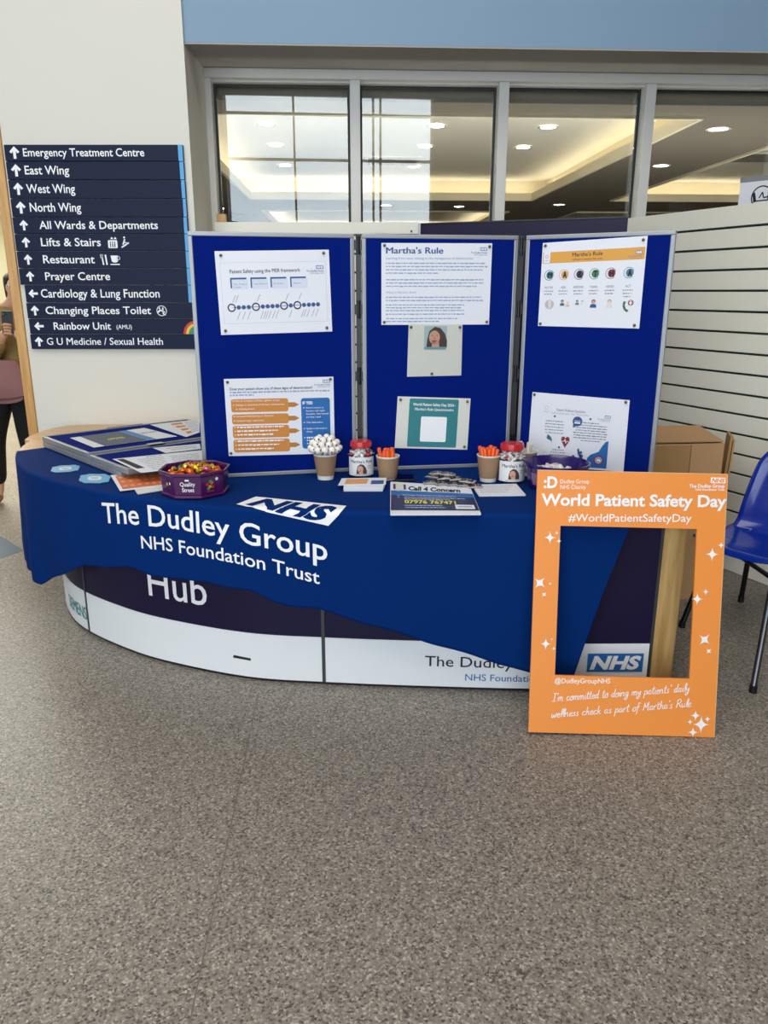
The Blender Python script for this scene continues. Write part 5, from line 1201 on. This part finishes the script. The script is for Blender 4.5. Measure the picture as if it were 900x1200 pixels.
MB().obox(o - bx_y * .008 + bx_x * .232 + UP * .3, bx_x * .035, bx_y * .006, UP * (hB_ * .62)).build('folded_strip', M_card, bx)
b2 = empty('cardboard_sheet', (1.76, 3.95, 0), 'flattened cardboard sheet leaning between the open box and the slatted wall', 'cardboard')
MB().obox((1.69, 3.78, .0), (.05, .16, 0), (.012, -.004, 0), (.05, .03, .80)).build('sheet', M_card2, b2)
MB().obox((1.705, 3.775, .0), (.05, .16, 0), (.008, -.003, 0), (.05, .03, .78)).build('inner_fold', M_card, b2)
# ================================================================== BLUE CHAIR
f1 = onz(799, 735); f3 = onz(882, 811); f2 = onz(868, 705); f4 = f2 + (f3 - f1)
for p_ in (f1, f2, f3, f4): p_.z = 0
cc = (f1 + f2 + f3 + f4) / 4
fw = ((f1 + f3) / 2 - (f2 + f4) / 2).normalized(); sd = Vector((-fw.y, fw.x, 0))       # fw = facing direction
print('chair', f1, f2, f3, f4)
ch = empty('plastic_chair', cc, 'glossy blue plastic shell chair with black tube legs beside the orange frame', 'chair')
M_shell = mat('blue_shell_plastic', '0a2a90', .18, coat=.4)
def shell(u, v):      # u across -1..1, v 0 front lip .. 1 top of back
    if v < .12: z = .425 + (v / .12) * .025; f_ = .168 - v / .12 * .012
    elif v < .5: t = (v - .12) / .38; f_ = .156 - .301 * t; z = .450 - .018 * math.sin(math.pi * t * .9) - .008 * t
    elif v < .66: t = (v - .5) / .16; a = t * math.radians(74); f_ = -.145 - .085 * math.sin(a); z = .438 + .085 * (1 - math.cos(a))
    else: t = (v - .66) / .34; f_ = -.227 - .10 * t; z = .500 + .33 * t
    wd = .225 if v < .5 else .225 - .015 * (v - .5) / .16 if v < .66 else .21 * (1 - .18 * ((v - .66) / .34) ** 2)
    cup_ = .022 * abs(u) ** 2.5
    if v < .55: z += cup_; 
    else: f_ += cup_ * 1.8; z += cup_ * .3 * (1 - v)
    if v > .9: wd *= math.sqrt(max(0.0, 1 - ((v - .9) / .115) ** 2 * .55))
    if v < .16: wd *= 1 - .34 * (1 - v / .16) ** 2.2
    return cc + fw * f_ + sd * (u * wd) + UP * z
sgn = lambda p_: -1 if (p_ - cc).dot(sd) > 0 else 1
TOPS = {tuple(p_): p_ + fw * q_ + sd * (.055 * sgn(p_)) for p_, q_ in ((f1, -.11), (f3, -.15), (f2, .08), (f4, .08))}
NU, NV = 20, 48; mb = MB(); mb.v = [shell(-1 + 2 * i / NU, j / NV) for j in range(NV + 1) for i in range(NU + 1)]
mb.f = [(j * (NU + 1) + i, (j + 1) * (NU + 1) + i, (j + 1) * (NU + 1) + i + 1, j * (NU + 1) + i + 1) for j in range(NV) for i in range(NU)]
so_ = mb.build('shell', M_shell, ch, smooth=True); sm_ = so_.modifiers.new('t', 'SOLIDIFY'); sm_.thickness = .006; sm_.offset = 0
for foot, m_ in ((f1, M_blackmet), (f2, M_blackmet), (f3, mat('grey_steel', '5c5c5e', .25, .8)), (f4, M_blackmet)):
    top = TOPS[tuple(foot)] + UP * .425; lg = MB().tube([foot + UP * .018, top], .0125, 16).build('leg', m_, ch, smooth='auto')
    MB().tube([foot, foot + UP * .03], .0150, 16).build('rubber_foot', M_black, lg, smooth='auto')
for a_, b_ in ((f1, f2), (f3, f4), (f1, f3), (f2, f4)):
    MB().tube([TOPS[tuple(a_)] + UP * .418, TOPS[tuple(b_)] + UP * .418], .010, 10).build('seat_rail', M_blackmet, ch, smooth='auto')
# ================================================================== PERSON IN THE CORRIDOR
def skin_body(name, joints, bones, m, parent, sub=2, root=0):
    me = bpy.data.meshes.new(name); off = wloc(parent); me.from_pydata([Vector(j[0]) - off for j in joints], bones, []); o = bpy.data.objects.new(name, me); C.objects.link(o); o.parent = parent
    o.modifiers.new('skin', 'SKIN'); 
    if not me.skin_vertices: me.skin_vertices.new()
    sv = me.skin_vertices[0].data
    for i, j in enumerate(joints): r_ = j[1]; sv[i].radius = r_ if isinstance(r_, tuple) else (r_, r_); sv[i].use_root = (i == root); sv[i].use_loose = False
    s_ = o.modifiers.new('sub', 'SUBSURF'); s_.levels = sub; s_.render_levels = sub; me.materials.append(m)
    dg = bpy.context.evaluated_depsgraph_get(); dg.update(); m2_ = bpy.data.meshes.new_from_object(o.evaluated_get(dg)); o.modifiers.clear(); o.data = m2_
    if not m2_.materials: m2_.materials.append(m)
    m2_.polygons.foreach_set('use_smooth', [True] * len(m2_.polygons)); return o
PX, PY = -2.62, 5.45
M_skin = mat('skin', 'c99a7c', .5); M_trou = mat('black_trousers', '0d0d0f', .9); M_jack = mat('tan_patterned_jacket', '8c7448', .9, var=.75, vscale=11); M_bag = mat('mauve_fabric', '8a5f60', .7, var=.1, vscale=6, bump=.3, bscale=30)
per_ = empty('person', (PX, PY, 0), 'person in a tan jacket and black trousers holding up a phone at the far left', 'person')
def J(x, y, z): return (PX + x, PY + y, z)
jts = [(J(0, 0, .90), (.14, .10)), (J(0, 0, 1.08), (.125, .095)), (J(0, 0, 1.26), (.15, .10)), (J(0, 0, 1.36), (.09, .07)), (J(.08, -.02, 1.41), .05), (J(.13, -.03, 1.46), (.062, .075)), (J(.14, -.035, 1.53), (.072, .088)), (J(.135, -.02, 1.59), (.055, .065)),
       (J(-.09, 0, .84), .088), (J(-.17, -.02, .50), .062), (J(-.215, .03, .10), .042), (J(-.22, .0, .05), .038), (J(-.21, -.13, .035), (.035, .025)),
       (J(.07, 0, .84), .088), (J(.06, .03, .50), .062), (J(.05, .12, .10), .042), (J(.05, .10, .05), .038), (J(.06, -.02, .035), (.035, .025)),
       (J(-.17, -.01, 1.31), .058), (J(-.06, -.18, 1.07), .046), (J(.10, -.25, 1.22), .032), (J(.135, -.27, 1.25), (.028, .018)),
       (J(.17, -.01, 1.31), .058), (J(.26, -.10, 1.07), .046), (J(.21, -.25, 1.22), .032), (J(.18, -.27, 1.25), (.028, .018))]
bn = [(0, 1), (1, 2), (2, 3), (3, 4), (4, 5), (5, 6), (6, 7), (0, 8), (8, 9), (9, 10), (10, 11), (11, 12), (0, 13), (13, 14), (14, 15), (15, 16), (16, 17), (2, 18), (18, 19), (19, 20), (20, 21), (2, 22), (22, 23), (23, 24), (24, 25)]
skin_body('body', jts, bn, M_skin, per_)
skin_body('jacket', [(J(0, 0, .90), (.185, .135)), (J(0, 0, 1.12), (.175, .13)), (J(0, 0, 1.27), (.175, .125)), (J(.06, 0, 1.385), (.10, .085)), (J(-.18, -.01, 1.31), .095), (J(-.07, -.18, 1.05), .09), (J(.085, -.238, 1.205), .048), (J(.20, -.01, 1.31), .095), (J(.27, -.10, 1.06), .08), (J(.235, -.235, 1.20), .05)],
          [(0, 1), (1, 2), (2, 3), (2, 4), (4, 5), (5, 6), (2, 7), (7, 8), (8, 9)], M_jack, per_)
skin_body('trousers', [(J(0, 0, .95), (.155, .115)), (J(-.09, 0, .82), .105), (J(-.17, -.02, .50), .080), (J(-.215, .03, .13), .064), (J(.07, 0, .82), .105), (J(.06, .03, .50), .085), (J(.05, .12, .13), .064)], [(0, 1), (1, 2), (2, 3), (0, 4), (4, 5), (5, 6)], M_trou, per_)
skin_body('hair', [(J(.115, .01, 1.62), (.08, .08)), (J(.09, .035, 1.56), (.08, .07)), (J(.08, .04, 1.48), (.07, .06)), (J(.06, .0, 1.44), (.03, .05))], [(0, 1), (1, 2), (2, 3)], mat('dark_hair', '241a16', .6), per_)
for dx_ in (-.22, .055):
    y0 = 0 if dx_ < 0 else .10
    mb = MB().ball(J(dx_, y0 - .06, .045), .05, 14, 8, (.95, 2.6, .85)); mb.v = [Vector((v.x, v.y, max(v.z, .002))) for v in mb.v]; mb.build('shoe', mat('tan_shoe', '8a6040', .5), per_, smooth=True)
# fingers curled round the phone
for side, hx in ((-1, .127), (1, .18)):
    for i in range(4):
        z_ = 1.232 + .019 * i; ln = (.024, .030, .032, .027)[i]
        a_ = Vector(J(hx, -.278, z_)); b_ = a_ + Vector((-side * ln * .55, -.020, .006)); c_ = b_ + Vector((-side * ln * .7, -.004, .002))
        MB().tube([a_, b_, c_, c_ + Vector((-side * .006, .002, 0))], .0085, 10, rs=[.0092, .0088, .0078, .003]).build('finger', M_skin, per_, smooth=True)
    a_ = Vector(J(hx, -.268, 1.245)); MB().tube([a_, a_ + Vector((-side * .012, .012, .028)), a_ + Vector((-side * .020, .010, .052))], .009, 10, rs=[.0105, .0095, .006]).build('thumb', M_skin, per_, smooth=True)
# face
fc = Vector(J(.14, -.035, 1.53)); 
for s_ in (-1, 1):
    MB().ball(fc + Vector((s_ * .028, -.074, .008)), .010, 10, 8).build('eye', mat('eye_white', 'e8e4e0', .2), per_, smooth=True); MB().ball(fc + Vector((s_ * .028, -.0815, .008)), .0048, 8, 6).build('iris', mat('eye_dark', '2a1a12', .2), per_, smooth=True)
    MB().ball(fc + Vector((s_ * .072, .0, -.005)), .018, 10, 8, (.4, .8, 1.4)).build('ear', M_skin, per_, smooth=True)
MB().tube([fc + Vector((0, -.080, .012)), fc + Vector((0, -.100, -.018)), fc + Vector((0, -.086, -.026))], .009, 8, rs=[.006, .010, .007]).build('nose', M_skin, per_, smooth=True)
MB().ball(fc + Vector((0, -.080, -.045)), .02, 10, 6, (1, .35, .3)).build('lips', mat('lips', 'a8605a', .5), per_, smooth=True)
ph_ = MB().obox(Vector(J(.12, -.292, 1.235)), (.072, 0, 0), (0, .009, 0), (0, .02, .145)); pr_ = empty('mobile_phone', J(.155, -.29, 1.235), 'black phone held up by the person in the left corridor', 'phone')
ph_.build('body', M_black, pr_, bevel=.003); MB().tube([J(.14, -.2965 + .003, 1.36), J(.14, -.2905 + .003, 1.36)], .008, 12).build('camera_lens', mat('lens_grey', '6a6f78', .1, .5), pr_)
bg_ = empty('tote_bag', J(0, -.16, .79), 'slouchy mauve bag hanging in front of the person in the left corridor', 'bag')
mb = MB(); NUb, NVb = 24, 14
for j in range(NVb + 1):
    t = j / NVb; z_ = 1.06 - .27 * t; wx = .16 + .05 * math.sin(math.pi * min(1, t * 1.1) * .6) ; wy = .03 + .055 * math.sin(math.pi * (t * .85 + .05))
    if t > .9: wx *= .8; wy *= .6
    for i in range(NUb):
        a = 2 * math.pi * i / NUb; q = .006 * math.sin(5 * a + 4 * t); mb.v.append(Vector(J(-.01 + (wx + q) * math.cos(a) + .02 * t, -.225 + (wy + q) * math.sin(a), z_ + .02 * math.sin(a * 2 + 1) * t)))
for j in range(NVb):
    for i in range(NUb): a0_ = j * NUb + i; a1_ = j * NUb + (i + 1) % NUb; mb.f.append((a0_, a0_ + NUb, a1_ + NUb, a1_))
mb.f.append(tuple(range(NUb))); mb.f.append(tuple(NVb * NUb + i for i in range(NUb))[::-1]); mb.build('bag_body', M_bag, bg_, smooth='auto')
MB().tube([J(-.12, -.225, 1.05), J(-.13, -.16, 1.2), J(-.10, .0, 1.40), J(-.08, .12, 1.3), J(-.04, .14, 1.0), J(.0, .12, .95)], .009, 8).build('strap', M_bag, bg_, smooth=True)
